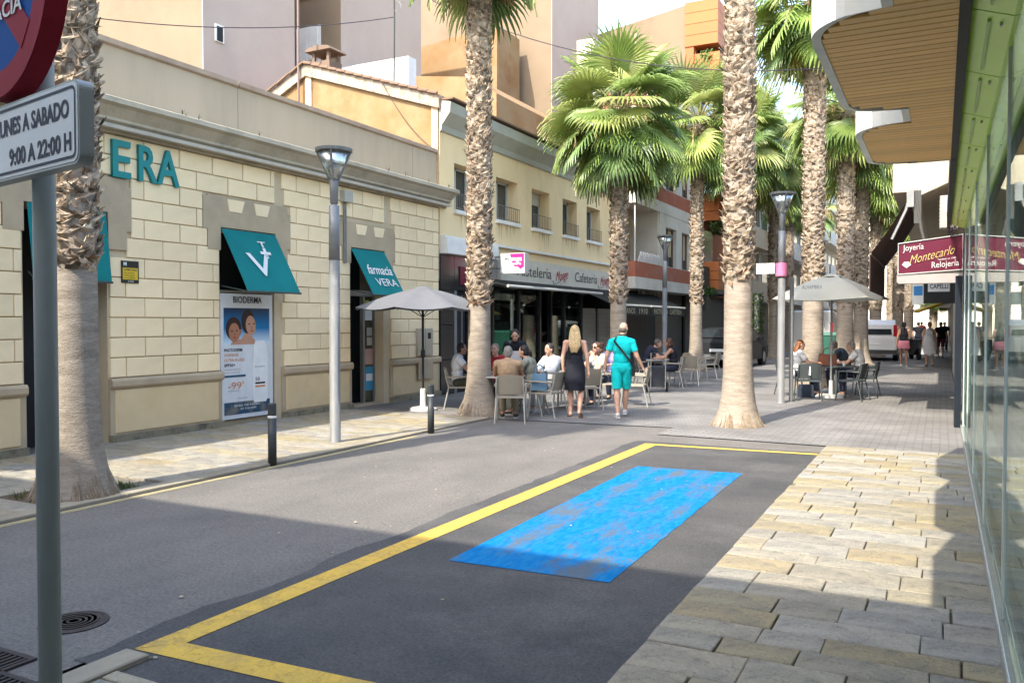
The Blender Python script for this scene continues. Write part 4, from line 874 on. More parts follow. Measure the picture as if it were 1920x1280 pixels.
# brown retracted awning with arm
t = thing('brown_awning', 'dark brown awning hanging half open with white folding arm', 'awning', (-.55, 17.0, 4.05))
brn = mat('brown_canvas', (.075, .04, .035), (.06, .032, .028), 2, .8, .2, 60)
m = MB(); vs = []; fs = []; n = 10
for i in range(n + 1):
    for j in range(3): s = i / n; vs.append((-.65 * s, 4.5 * j / 2, -1.02 * s - .05 * math.sin(s * 3.14)))
for i in range(n):
    for j in range(2): a = i * 3 + j; fs.append((a, a + 3, a + 4, a + 1))
m.add(vs, fs); m.done('canvas', brn, t)
m = MB(); m.box(-.67, -.65, 0, 4.5, -1.72, -1.03); m.done('valance', brn, t)
m = MB(); m.tube([(-.65, -.02, -1.03), (-.65, 4.5, -1.03)], .022, 8); m.done('front_bar', simple('awning_brown_bar', (.16, .12, .11)), t)
m = MB(); m.tube([(.02, -.05, .05), (-.05, -.05, -.25), (-.28, -.08, -.78)], .028, 6); m.box(-.04, .08, -.08, .0, -.2, .12); m.done('folding_arm', paintgrey, t)
m = MB(); m.tube([(.1, 0, .1), (.2, 0, -.6), (.28, 0, -.95), (.05, 0, -1.1)], .035, 6); m.box(.08, .2, -.02, .04, -.5, .1); m.done('winch', simple('winch_dark', (.06, .06, .055), .5), t)
t = thing('air_conditioner', 'white outdoor air conditioning unit on the wall above the crimson sign', 'air conditioner', (-.05, 18.0, 3.5))
m = MB(); m.slab((0, 0, 0), PX, PZ, NY, .30, .62, .35, .02); m.done('case', simple('ac_white', (.36, .35, .31), .5), t)
m = MB(); m.box(.04, .2, -.357, -.352, .3, .5); m.done('label_plate', simple('ac_grey', (.35, .36, .35)), t)
m = MB()
for k in range(7): m.box(-.008, .0, -.33, -.03, .08 + k * .07, .1 + k * .07)
m.done('grille', simple('ac_grey', (.35, .36, .35)), t)
m = MB(); random.seed(5)
for k in range(7):
    p = [Vector((.12 + random.uniform(-.05, .12), 15.4 + random.uniform(0, 2), 3.9 - j * .12 + random.uniform(-.1, .1))) for j in range(7)]; m.tube(p, .009, 5)
tag(m.done('cable_tangle', simple('cable', (.05, .04, .05))), 'tangle of dark cables between the canopy and the air conditioner', 'cable')
t = thing('hanging_sign', 'small white and black hanging sign lettered CAPELLI beyond the crimson one', 'sign', (-.42, 24, 2.42))
m = MB(); m.box(0, .72, 0, .1, -.2, .45); m.done('case', black_m, t); m = MB(); m.box(.1, .6, -.01, 0, .1, .43); m.done('white_field', cream_w, t)
text('CAPELLI', 'lettering', .17, (.14, -.015, .18), PX, PZ, ink, t, ext=.001, width=.42, bold=.003)
t = thing('hanging_sign', 'blue and white square sign hanging farther down on the right', 'sign', (-.85, 30, 2.3)); m = MB(); m.box(0, .35, 0, .08, 0, .7); m.done('case', cream_w, t); m = MB(); m.box(.04, .3, -.01, 0, .3, .6); m.done('blue_field', simple('sign_blue', (.05, .25, .6)), t)
m = MB(); m.prism([(-.9, 34, 2.1), (.5, 34, 2.6), (.5, 34, 2.65), (-.9, 34, 2.15)], (0, 4, 0)); tag(m.done('yellow_awning', simple('yellow_canvas', (.6, .45, .05), trans=.3)), 'small yellow awning far down on the right', 'awning')
m = MB(); m.prism([(-1.1, 40, 2.2), (.5, 40, 2.7), (.5, 40, 2.75), (-1.1, 40, 2.25)], (0, 6, 0)); tag(m.done('white_awning', simple('white_canvas', (.65, .63, .58), trans=.3)), 'white awning beyond the yellow one on the right', 'awning')
# ------------------------------------------------------------------ palms
def frond_mesh(elev, seed, mi, R0=.95, pet=.85, droop=1.0):
    """fan leaf growing along +X from the origin, z up, gravity acts on the tips"""
    random.seed(seed); m = MB(); e = R(elev)
    d = Vector((math.cos(e), 0, math.sin(e))); pts = []; p = Vector((0, 0, 0)); dirv = d.copy()
    for i in range(7):
        pts.append(p.copy()); p = p + dirv * (pet / 6); dirv = (dirv + Vector((0, 0, -.07 * droop))).normalized()
    m.tube(pts, [.022, .018, .015, .013, .012, .011, .009], 4, 1)
    hub = pts[-1]; ax = dirv; side = Vector((0, 1, 0)); up = side.cross(ax).normalized() * -1
    if up.z < 0 and elev > -60: up = -up
    nseg = 34; span = R(265)
    for k in range(nseg):
        a = -span / 2 + span * (k + .5) / nseg; da = span / nseg * .5
        Lf = R0 * (1 - .25 * (abs(a) / (span / 2)) ** 2) * random.uniform(.88, 1.08)
        def dr(an): return ax * math.cos(an) + side * math.sin(an)
        cen = dr(a); fold = .035
        vs = []; prevc = hub
        cur = cen.copy() + up * .12 * math.cos(a * .7); cur.normalize(); pos = hub.copy()
        rows = 6
        for i in range(rows + 1):
            s = i / rows
            if s <= .5: wdt = Lf * s * math.tan(da) * 1.06
            else: wdt = Lf * .5 * math.tan(da) * 1.06 * (1 - (s - .5) / .5) ** .8
            sd = side * math.cos(a) - ax * math.sin(a)
            vs += [pos - sd * wdt + up * (.0), pos + up * (fold * math.sin(min(s, .5) * math.pi) * .5 + .001), pos + sd * wdt]
            if i < rows:
                grav = .02 + (.0 if s < .45 else .95 * droop * (s - .4) * random.uniform(.7, 1.5))
                cur = (cur + Vector((0, 0, -grav))).normalized(); pos = pos + cur * (Lf / rows)
        fs = []
        for i in range(rows):
            o = i * 3; fs += [(o, o + 1, o + 4, o + 3), (o + 1, o + 2, o + 5, o + 4)]
        m.add(vs, fs, 0)
    return m.mesh('frond', [frond_ms[mi] if isinstance(mi, int) else mi, petiole_m], smooth=False)
FR = {}
for cls, el in (('up', 62), ('high', 35), ('mid', 8), ('low', -20), ('hang', -48)):
    for v in range(4):
        mi = {'up': [1, 0, 1, 0], 'high': [0, 1, 0, 2], 'mid': [0, 2, 1, 0], 'low': [2, 0, 0, 1], 'hang': [2, 0, 1, 2]}[cls][v]
        FR.setdefault(cls, []).append(frond_mesh(el + random.uniform(-6, 6), hash(cls) % 97 + v * 13 if False else len(FR) * 17 + v * 5 + 1, mi, droop={'up': .7, 'high': 1, 'mid': 1.3, 'low': 1.5, 'hang': 1.2}[cls]))
for v in range(3): FR.setdefault('dead', []).append(frond_mesh(-62, 300 + v, dead_m if v else yellowleaf, R0=.8, pet=.7, droop=1.3))
def palm_trunk(z_top, r, flare, zs, seed, lean=(0, 0), detail=1.0, root=None):
    random.seed(seed)
    m = MB(); n = 28; rings = 46; vs = []; fs = []
    def rad(z):
        f = flare * math.exp(-((z + .0) / .34)) ; return r + f + .03 * math.exp(-z / 1.8)
    zz = [(-.05 + (z_top + .05) * (i / rings) ** 1.35) for i in range(rings + 1)]
    for z in zz:
        for k in range(n):
            a = 2 * math.pi * k / n; rr = rad(max(z, 0)) * (1 + .05 * noise.noise((math.cos(a) * 2, math.sin(a) * 2, z * .8 + seed)) + (.10 * noise.noise((math.cos(a) * 6, math.sin(a) * 6, seed)) if z < .25 else 0) + .012 * noise.noise((math.cos(a) * 3, math.sin(a) * 3, z * 14)))
            vs.append((lean[0] * z + rr * math.cos(a), lean[1] * z + rr * math.sin(a), z))
    for i in range(rings):
        for k in range(n): fs.append((i * n + k, i * n + (k + 1) % n, (i + 1) * n + (k + 1) % n, (i + 1) * n + k))
    m.add(vs, fs); m.done('trunk', trunk_m, root, smooth=True)
    # roots mat at the foot
    m = MB(); 
    for k in range(int(120 * detail)):
        a = random.uniform(0, 6.283); rr = rad(0) * random.uniform(.93, 1.12); z0 = random.uniform(.05, .22) * (1.3 if detail > 1 else 1)
        m.tube([(rad(z0) * .985 * math.cos(a), rad(z0) * .985 * math.sin(a), z0), (rad(z0 * .5) * 1.0 * math.cos(a + .03), rad(z0 * .5) * 1.0 * math.sin(a + .03), z0 * .5), (rr * 1.02 * math.cos(a + .05), rr * 1.02 * math.sin(a + .05), -.01)], [.009, .010, .006], 4)
    m.done('root_mat', roots_m, root, kind='stuff')
    # leaf bases
    m = MB(); z = zs; ring = 0; dz = .070 / detail ** .5
    while z < z_top - .1:
        nn = int(13 * detail ** .5); 
        for k in range(nn):
            a = 2 * math.pi * (k + .5 * (ring % 2)) / nn + random.gauss(0, .2); zz_ = z + random.gauss(0, .045)
            rr = rad(zz_) - .012; ca, sa = math.cos(a), math.sin(a); O = Vector((lean[0] * zz_ + rr * ca, lean[1] * zz_ + rr * sa, zz_)); T = Vector((-sa, ca, 0)); Nn = Vector((ca, sa, 0))
            w_ = random.uniform(.032, .075); h = random.uniform(.06, .18); out = random.uniform(.01, .085); tw = random.gauss(0, .075)
            if random.random() < .12: out *= 1.5
            tip = O + Nn * out + PZ * h + T * tw
            b0 = O - T * w_; b1 = O + T * w_; mid = O + Nn * (out * .45 + .018) + PZ * h * .45
            spl = random.uniform(.012, .035)
            t0 = tip - T * spl; t1 = tip + T * spl; notch = mid.lerp(tip, .6)
            l0 = mid - T * w_ * .75; l1 = mid + T * w_ * .75
            vs = [b0, O + Nn * .02, b1, l0, mid + Nn * .014, l1, t0, notch, t1, t0 - Nn * .012, t1 - Nn * .012, l0 - Nn * .025, l1 - Nn * .025]
            m.add(vs, [(0, 1, 4, 3), (1, 2, 5, 4), (3, 4, 7, 6), (4, 5, 8, 7), (6, 7, 9), (7, 8, 10), (3, 6, 9, 11), (5, 12, 10, 8), (0, 3, 11), (2, 12, 5)])
        z += dz * random.uniform(.85, 1.15); ring += 1
    m.done('leaf_bases', boot_m, root, kind='stuff')
    # ragged brown collar where the trimmed zone starts
    m = MB()
    for k in range(12):
        a = random.uniform(0, 6.283); rr = rad(zs) ; ca, sa = math.cos(a), math.sin(a); O = Vector((rr * ca + lean[0] * zs, rr * sa + lean[1] * zs, zs + random.uniform(-.06, .1))); T = Vector((-sa, ca, 0)); o_ = random.uniform(.03, .14)
        m.add([O - T * .05, O + T * .05, O + Vector((ca, sa, 0)) * o_ + PZ * random.uniform(-.1, .12) + T * random.gauss(0, .04)], [(0, 1, 2)])
    m.done('fibre_collar', simple('fibre', (.22, .12, .065), .95), root)
def palm(label, x, y, zc, r=.225, flare=.26, zs=2.1, seed=1, nf=40, size=1.0, detail=1.0, lean=(0, 0), ndead=6, group='palms lining the street', az_skip=None):
    t = thing('palm_tree', label, 'palm tree', (x, y, 0), group=group)
    palm_trunk(zc, r, flare, zs, seed, lean, detail, t)
    random.seed(seed * 31 + 5)
    counts = [('up', .16), ('high', .17), ('mid', .16), ('low', .24), ('hang', .27)]
    i = 0
    for cls, frac in counts:
        for k in range(int(nf * frac + .5)):
            me = random.choice(FR[cls]); a = i * 2.39996 + random.gauss(0, .2); i += 1
            o = link('frond', me, t); hh = {'up': .25, 'high': .15, 'mid': .05, 'low': -.1, 'hang': -.2}[cls]
            o.location = (lean[0] * zc + .12 * math.cos(a), lean[1] * zc + .12 * math.sin(a), zc + hh + random.uniform(-.08, .08)); s = size * random.uniform(.85, 1.12)
            o.scale = (s, s * random.uniform(.9, 1.05), s); o.rotation_euler = (random.gauss(0, .3), random.gauss(0, .1), a)
    for k in range(ndead):
        a = random.uniform(0, 6.283); o = link('dead_frond', random.choice(FR['dead']), t); o.location = (.16 * math.cos(a), .16 * math.sin(a), zc - .25); o.scale = (size * .9,) * 3; o.rotation_euler = (0, 0, a)
    # flower stalks
    m = MB()
    for k in range(8):
        a = random.uniform(0, 6.283); c, s_ = math.cos(a), math.sin(a)
        P = [Vector((c * q * 1.2, s_ * q * 1.2, .2 + .5 * q - 1.3 * q * q)) * size for q in [j / 6 for j in range(7)]]; m.tube(P, .011, 4)
        for j in range(14):
            b = P[random.randint(3, 6)]; m.add([b, b + Vector((random.gauss(0, .05), random.gauss(0, .05), -random.uniform(.15, .45))), b + Vector((.02, .01, -.05))], [(0, 1, 2)])
    m.done('flower_stalks', simple('flower_stalk', (.45, .33, .16), .8), t, loc=(lean[0] * zc, lean[1] * zc, zc))
    return t
palm('thick pale palm trunk in the left soil pit, nearest palm, behind the sign pole', -7.68, 5.35, 8.6, .215, .17, 2.28, 11, 40, 1.05, 1.5)
palm('tall palm with red brown collar beside the grey umbrella and tan chair', -7.72, 13.62, 9.4, .190, .20, 2.12, 12, 44, 1.1, 1.2)
palm('palm with flared pale foot standing alone in the middle by the yellow bay line', -3.02, 14.1, 9.9, .215, .18, 2.45, 13, 40, 1.1, 1.3)
palm('shorter palm whose full green crown hangs over the white balcony, behind the man in turquoise', -7.72, 21.2, 7.25, .20, .2, 2.3, 14, 66, 1.2, 1.0, ndead=26)
palm('palm behind the café tables with crown against the orange building', -7.75, 29.3, 8.7, .20, .22, 2.4, 15, 60, 1.3, .8, ndead=10)
palm('palm partly hidden behind the trunk of the lone middle palm, near the dark car', -7.75, 37.6, 9.6, .22, .25, 2.4, 16, 56, 1.45, .7)
palm('slim palm trunk left of the lamp with pink box', -7.2, 41.2, 9.4, .2, .25, 2.6, 17, 46, 1.4, .6)
palm('palm rising behind the cream café umbrella, left of its pole', -3.05, 23.4, 10.2, .25, .2, 2.35, 18, 60, 1.25, 1.0)
palm('palm behind the cream umbrella, right of its pole, with yellowing crown', -3.0, 31.2, 9.0, .26, .2, 2.3, 19, 56, 1.3, .7, ndead=14)
palm('palm beside the white van, third behind the cream umbrella', -2.95, 37.0, 9.0, .27, .2, 2.3, 20, 50, 1.35, .6, ndead=10)
palm('fourth palm of the right row, just left of the brown awning', -2.95, 45.5, 8.8, .27, .2, 2.3, 21, 46, 1.35, .5, ndead=10)
palm('palm seen under the crimson sign next to the white van roof', -2.2, 52.0, 8.6, .27, .2, 2.3, 22, 30, 1.1, .5)
palm('farther palm under the crimson sign', -1.9, 60.0, 8.0, .27, .2, 2.3, 23, 30, 1.1, .5)
palm('small far palm with low crown at the end of the street', -.6, 78.0, 4.6, .3, .1, 1.9, 24, 30, 1.25, .5)
palm('distant palm on the left row of the street', -7.9, 50.5, 9.0, .22, .2, 2.3, 25, 30, 1.1, .5)
palm('distant palm of the left row beyond the grey van', -7.9, 60.5, 9.5, .22, .2, 2.3, 26, 26, 1.1, .4)
palm('distant palm of the right row far down the street', -3.4, 68.0, 9.0, .25, .2, 2.3, 27, 26, 1.1, .4)
# ------------------------------------------------------------------ street lamps
lampglass = glassmat('lamp_glass', (.75, .77, .77), .8, .25, .45)
def lamp(x, y, h, label, s=1.0):
    t = thing('street_lamp', label, 'street lamp', (x, y, 0), group='conical street lamps')
    m = MB(); m.lathe([(.12, 0), (.12, .02), (.077, .03), (.077, h * .72)], 20); m.done('lower_pole', galv, t, smooth=True)
    m = MB(); m.lathe([(.079, h * .72), (.072, h * .93), (.04, h * .935), (.04, h * 1.0)], 20); m.done('upper_pole', paintgrey, t, smooth=True)
    m = MB(); m.lathe([(.02, h * .93), (.055, h * .94), (.065, h + .08), (.05, h + .14)], 16); m.done('neck', galv, t, smooth=True)
    m = MB(); m.lathe([(.07, .12), (.24, .52)], 24, (0, 0, h)); m.done('lamp_shade', lampglass, t, smooth=True)
    m = MB(); m.lathe([(.245, .50), (.26, .51), (.265, .55), (.0, .59)], 28, (0, 0, h)); m.done('lid', galv, t)
    m = MB()
    for k in range(4): a = k * math.pi / 2 + .5; m.tube([(.06 * math.cos(a), .06 * math.sin(a), h + .1), (.25 * math.cos(a), .25 * math.sin(a), h + .53)], .016, 6)
    m.done('rib', galv, t)
    m = MB()
    for k in range(6): m.lathe([(.05, 0), (.09 - .003 * k, .01), (.09 - .003 * k, .02), (.05, .03)], 16, (0, 0, h + .25 + k * .042))
    m.lathe([(.03, .12), (.035, .5)], 10, (0, 0, h)); m.done('louvre', simple('louvre', (.5, .5, .5), .3, metal=.5), t)
    return t
l1 = lamp(-7.7, 9.4, 3.65, 'grey street lamp with glass cone head in front of the pharmacy')
l2 = lamp(-3.05, 18.5, 3.95, 'dark topped street lamp with pink box at the right terrace')
l3 = lamp(-7.9, 26.0, 3.95, 'street lamp standing at the café tables before the white building')
l4 = lamp(-3.3, 34.5, 3.9, 'small far street lamp between the palms behind the cream umbrella')
for i, (x, y) in enumerate(((-3.06, 18.5),)):
    m = MB(); m.lathe([(.12, 0), (.125, .02), (.125, .26), (.12, .28)], 16, (x, y, 2.72)); tag(m.done('pink_box', simple('pink_box', (.55, .16, .28))), 'pink band box strapped round the lamp pole', 'box')
    m = MB(); m.box(x - .50, x - .12, y - .12, y - .10, 2.78, 3.0); t = tag(m.done('street_notice', cream_w), 'small white notice board fixed left of the pink box', 'sign')
    text('ZONA PEATONAL', 'lettering', .05, (x - .47, y - .125, 2.91), PX, PZ, ink, t, ext=.001, width=.3); text('P', 'lettering', .07, (x - .46, y - .125, 2.8), PX, PZ, ink, t, ext=.001)
m = MB(); m.tube([(-2.9, 18.9, 0), (-2.9, 18.9, 2.7)], .045, 10); tag(m.done('steel_post', galv), 'plain steel post right beside the lamp with pink box', 'post')
for (x, y, lab) in ((-7.22, 7.63, 'dark bollard with white ring in front of the poster window'), (-7.11, 11.0, 'dark bollard with white ring before the grey umbrella base')):
    t = thing('bollard', lab, 'bollard', (x, y, 0), group='bollards on the left kerb')
    m = MB(); m.lathe([(.052, 0), (.052, .58)], 20); m.done('post', bollard_m, t, smooth=True)
    m = MB(); m.lathe([(.053, .58), (.053, .61)], 20); m.done('white_ring', cream_w, t, smooth=True)
    m = MB(); m.lathe([(.052, .61), (.052, .75), (.045, .76), (0, .765)], 20); m.done('cap', bollard_m, t)
# plant column post
t = thing('planter_post', 'white post wrapped in green creeper left of the grey van', 'planter', (-7.7, 40.0, 0)); m = MB(); m.lathe([(.12, 0), (.12, 3.0)], 12); m.done('post', paintgrey, t)
random.seed(6); m = MB()
for k in range(500):
    a = random.uniform(0, 6.28); z = random.uniform(1.2, 3.1); r_2 = random.uniform(.15, .3); p = Vector((r_2 * math.cos(a), r_2 * math.sin(a), z)); m.add([p, p + Vector((random.gauss(0, .08), random.gauss(0, .08), random.gauss(0, .06))), p + Vector((random.gauss(0, .05), .05, -.09))], [(0, 1, 2)])
m.done('creeper', shrub_m, t)
# ------------------------------------------------------------------ foreground road sign
SX, SY = -2.165, 1.43
t = thing('pole', 'galvanised round sign pole in the left foreground', 'pole', (SX, SY, 0)); tag(t, 'galvanised sign pole nearest the viewer at the left edge', 'sign post'); t.name = 'sign_pole'
m = MB(); m.lathe([(.029, 0), (.029, 3.35), (.0, 3.37)], 28); m.done('post', mat('pole_steel', (.40, .44, .44), (.32, .36, .36), 12, .5, .05, 60, metal=.1, stain=(.44, .46, .45), stainscale=5, stretch=(1, 1, .2)), t, smooth=True)
u = Vector((math.sin(R(79.8)), -math.cos(R(79.8)), 0)); nrm = Vector((u.y, -u.x, 0))     # right of sign, facing the viewer
if nrm.y > 0: nrm = -nrm
def plate_pts(c, pts): return [c + u * a + PZ * b for a, b in pts]
def rrect(x0, x1, z0, z1, r, n=6):
    P = []
    for cx, cz, a0 in ((x1 - r, z1 - r, 0), (x0 + r, z1 - r, 90), (x0 + r, z0 + r, 180), (x1 - r, z0 + r, 270)):
        for k in range(n + 1): a = R(a0 + 90 * k / n); P.append((cx + r * math.cos(a), cz + r * math.sin(a)))
    return P
steel = mat('sign_steel', (.40, .42, .41), (.34, .36, .35), 5, .45, metal=.3)
P0 = Vector((SX, SY, 0)) + nrm * .045
sg = thing('text_plate', 'white rectangular sign plate lettered with days and hours below the round sign', 'sign', (SX, SY, 0))
cc = P0 - Vector((SX, SY, 0))
ZP0, ZP1, XR, XL = 2.125, 2.325, .375, -.36
def flat(pts, off, m, name, parent, d=.001): b = MB(); b.prism([cc + u * a + PZ * z + nrm * off for a, z in pts], nrm * d); return b.done(name, m, parent)
flat(rrect(XL, XR, ZP0, ZP1, .025), 0, steel, 'case', sg, .035)
flat(rrect(XL + .006, XR - .006, ZP0 + .006, ZP1 - .006, .022), .0355, simple('plate_white', (.74, .76, .78), .5), 'face', sg)
o_ = rrect(XL + .014, XR - .014, ZP0 + .014, ZP1 - .014, .018); i_ = rrect(XL + .021, XR - .021, ZP0 + .021, ZP1 - .021, .012)
b = MB(); n = len(o_); V_ = [cc + u * a + PZ * z + nrm * .0375 for a, z in o_ + i_]; b.add(V_, [(k, (k + 1) % n, (k + 1) % n + n, k + n) for k in range(n)]); b.done('border', ink, sg)
text('LUNES A SABADO', 'lettering', .06, cc + u * (-.09) + PZ * (ZP0 + .115) + nrm * .0375, u, PZ, ink, sg, ext=.0004, width=.415, bold=.0017)
text('9:00 A 22:00 H', 'lettering', .06, cc + u * (-.008) + PZ * (ZP0 + .035) + nrm * .0375, u, PZ, ink, sg, ext=.0004, width=.345, bold=.0017)
rs = thing('no_parking_sign', 'round blue no parking sign with thick red rim at the top left', 'sign', (SX, SY, 0))
CZ = 2.63; CR = .295; cxo = -.03
def ring(r0, r1, off, m, name, d=.001, n=64):
    b = MB(); V_ = []
    for rr in (r0, r1):
        for k in range(n): a = 2 * math.pi * k / n; V_.append(cc + u * (cxo + rr * math.cos(a)) + PZ * (CZ + rr * math.sin(a)) + nrm * off)
    b.add(V_, [(k, (k + 1) % n, (k + 1) % n + n, k + n) for k in range(n)]); return b.done(name, m, rs)
circ = [(cxo + CR * math.cos(2 * math.pi * k / 64), CZ + CR * math.sin(2 * math.pi * k / 64)) for k in range(64)]
sred2 = simple('sign_rim_red', (.30, .02, .035), .6, spec=.1); sblue = simple('sign_blue_field', (.0, .07, .30), .6, spec=.1)
flat(circ, 0, sred2, 'rim', rs, .05)
ring(.0, CR - .07, .0515, sblue, 'blue_field'); ring(CR - .07, CR - .003, .052, sred2, 'red_ring')
flat([(cxo - .19, CZ + .13), (cxo - .14, CZ + .19), (cxo + .19, CZ - .13), (cxo + .14, CZ - .19)], .0525, sred2, 'red_bar', rs)
text('FARMACIA', 'lettering', .06, cc + u * (cxo - .19) + PZ * (CZ - .095) + nrm * .056, u, PZ, cream_w, rs, ext=.0004, width=.34, bold=.001)
for z in (2.2, 2.28, 2.5, 2.75):
    m = MB(); m.box(-.033, .033, -.033, .033, z - .012, z + .012); m.done('bracket', galv, sg if z < 2.4 else rs)
# ------------------------------------------------------------------ umbrellas
def umbrella(name, label, x, y, zt, R0, n, drop, cm, pole_m, base, vertex_r=.02, lift=.0, rot=0, valance=0, zbase=0):
    t = thing(name, label, 'umbrella', (x, y, 0))
    m = MB(); K = 6; J = 7; vs = []; fs = []
    for j in range(J + 1):
        s = .02 + .98 * j / J
        for k in range(n * K):
            a = 2 * math.pi * k / (n * K) + rot; fr = (k % K) / K; am = math.pi / n; loc_a = (fr - .5) * 2 * am
            rr = R0 * s * (math.cos(am) / math.cos(loc_a)) ** 1.0 / math.cos(am) * math.cos(am) * (1 / math.cos(am)) ** .0
            rr = R0 * s * math.cos(am) / math.cos(loc_a)
            z = zt - drop * s ** 1.35 - .05 * s * math.sin(fr * math.pi) * (1 if s > .1 else 0)
            vs.append((rr * math.cos(a), rr * math.sin(a), z))
    N_ = n * K
    for j in range(J):
        for k in range(N_): fs.append((j * N_ + k, j * N_ + (k + 1) % N_, (j + 1) * N_ + (k + 1) % N_, (j + 1) * N_ + k))
    m.add(vs, fs); m.done('canopy', cm, t, smooth=True)
    m = MB(); m.lathe([(.0, .03), (.1, .015), (.24, -.035 - drop * .03)], n * 2, (0, 0, zt)); m.done('top_vent', cm, t)
    m = MB()
    for k in range(n):
        a = 2 * math.pi * k / n + rot; m.tube([(0.03 * math.cos(a), .03 * math.sin(a), zt - .03), (R0 * .98 * math.cos(a), R0 * .98 * math.sin(a), zt - drop - .02)], .009, 5)
        m.tube([(0.03 * math.cos(a), .03 * math.sin(a), zt - .55 * drop - .35), (R0 * .5 * math.cos(a), R0 * .5 * math.sin(a), zt - drop * .42 - .03)], .008, 5)
    m.done('ribs', pole_m, t); m = MB(); m.tube([(0, 0, zbase), (0, 0, zt + .03)], .024, 12); m.lathe([(.04, 1.05), (.045, 1.1), (.04, 1.2)], 12); m.done('pole', pole_m, t)
    base(t); return t
greyc = mat('grey_umbrella_canvas', (.145, .148, .16), (.13, .133, .145), 2, .8, .1, 120, trans=.12); creamc = mat('cream_umbrella_canvas', (.50, .475, .39), (.46, .44, .36), 2, .8, .1, 120, trans=.25, stain=(.4, .38, .32))
def base1(t):
    m = MB(); m.lathe([(.27, 0), (.27, .05), (.22, .075), (.06, .085), (.055, .42), (.04, .44)], 28); m.done('base', simple('umbrella_base_white', (.62, .60, .55), .6), t, smooth=False)
def base2(t):
    m = MB(); m.box(-.3, .3, -.3, .3, .0, .07); m.lathe([(.05, .07), (.045, .4)], 12); m.done('base', simple('umbrella_base_grey', (.4, .4, .38)), t)
blackp = simple('black_pole', (.02, .02, .02), .4)
t = umbrella('grey_umbrella', 'grey tilted parasol on black pole with white base before the pharmacy', -9.05, 13.72, 2.42, 1.38, 8, .40, greyc, blackp, base1, rot=.2)
u2 = umbrella('cream_umbrella', 'cream parasol with small printed name over the right terrace table', -2.25, 20.4, 2.83, 1.45, 4, .56, creamc, paintgrey, base2, rot=.62)
text('ALHAMBRA', 'lettering', .14, (-.5, -1.10, 2.47), Vector((.97, .0, 0)), Vector((0, .5, 1)), simple('umbrella_print', (.1, .12, .12)), u2, ext=.001, width=.42)
# ------------------------------------------------------------------ furniture
def chair(name, label, cm, lm, group, mesh_logo=False):
    t = thing(name, label, 'chair', group=group)
    m = MB(); m.slab((-.23, -.22, .43), PX, PY, PZ, .46, .44, .03, .01); m.done('seat', cm, t)
    m = MB(); n = 8; vs = []; fs = []        # curved back panel, occupant faces +y, back at -y
    for i in range(n + 1):
        s = -1 + 2 * i / n; x = .23 * s; yb_ = -.25 + .05 * s * s * 1.0
        vs += [(x, yb_, .50), (x, yb_ - .085, .84 - .025 * s * s), (x, yb_ + .018, .50), (x, yb_ - .067, .84 - .025 * s * s)]
    for i in range(n):
        o = 4 * i; fs += [(o, o + 1, o + 5, o + 4), (o + 2, o + 6, o + 7, o + 3), (o + 1, o + 3, o + 7, o + 5), (o, o + 4, o + 6, o + 2)]
    fs += [(0, 2, 3, 1), (4 * n, 4 * n + 1, 4 * n + 3, 4 * n + 2)]
    m.add(vs, fs); m.done('backrest', cm, t)
    for sx in (-1, 1):
        m = MB(); m.tube([(sx * .27, .24, 0), (sx * .25, .20, .43), (sx * .255, .18, .64)], .014, 8); m.done('front_leg', lm, t)
        m = MB(); m.tube([(sx * .26, -.32, 0), (sx * .24, -.22, .45), (sx * .235, -.27, .62), (sx * .225, -.30, .80)], .014, 8); m.done('rear_leg', lm, t)
        m = MB(); m.tube([(sx * .255, .20, .64), (sx * .27, .1, .665), (sx * .26, -.27, .65)], .018, 8); m.done('armrest', cm, t)
    return t
taupe_pl = mat('taupe_resin', (.30, .27, .21), (.27, .24, .19), 3, .55, .05); alu2 = simple('chair_alu', (.48, .47, .43), .4, metal=.5)
dgreen = mat('dark_grey_resin', (.055, .068, .07), (.05, .06, .062), 3, .5)
CH = chair('cafe_chair', 'x', taupe_pl, alu2, 'taupe café chairs on the left terrace')
CD = chair('terrace_chair', 'x', dgreen, dgreen, 'dark chairs at the cream umbrella')
used = {}
def put_chair(src, px, D, rz, label):
    p = at(px, D); 
    if src.name not in used: used[src.name] = 1; o = src; o.location = p; o.rotation_euler = (0, 0, rz); o['label'] = label; return o
    return dup(src, p, rz, label)
def table(label, px, D, top, leg, rz=.0, w=.7, tm=None, z=0.73):
    t = thing('cafe_table', label, 'table', at(px, D), rz, 'terrace tables')
    m = MB(); m.slab((-w / 2, -w / 2, z - .03), PX, PY, PZ, w, w, .03, .008); m.done('table_top', top, t)
    for sx in (-1, 1):
        for sy in (-1, 1): m = MB(); m.box(sx * (w / 2 - .07) - .018, sx * (w / 2 - .07) + .018, sy * (w / 2 - .07) - .018, sy * (w / 2 - .07) + .018, 0, z - .03); m.done('leg', leg, t)
    return t
tt = simple('table_top_grey', (.32, .31, .29), .35)
table('square grey table before the man in the tan shirt', 945, 15.75, tt, alu2, .3); table('café table in front of the woman in sunglasses', 1075, 17.2, tt, alu2, .3)
table('farther café table between the couple by the lamp', 1236, 22.6, tt, alu2, .3)
table('dark square table under the cream umbrella', 1548, 19.9, dgreen, dgreen, .2, .75); table('second dark table under the cream umbrella, right of its pole', 1590, 19.3, dgreen, dgreen, .2, .7)
put_chair(CH, 958, 14.55, heading(958, -4), 'taupe chair with its back to the street, under the man in the tan shirt')
put_chair(CH, 1025, 15.3, heading(1020, 60), 'taupe chair turned left right of the woman in grey green')
put_chair(CH, 862, 16.7, heading(862, -90), 'taupe chair left of the palm, under the man in white')
put_chair(CH, 992, 15.5, heading(992, 75), 'taupe chair holding the woman in the grey green top')
put_chair(CH, 1050, 16.6, heading(1050, 70), 'taupe chair under the person in white')
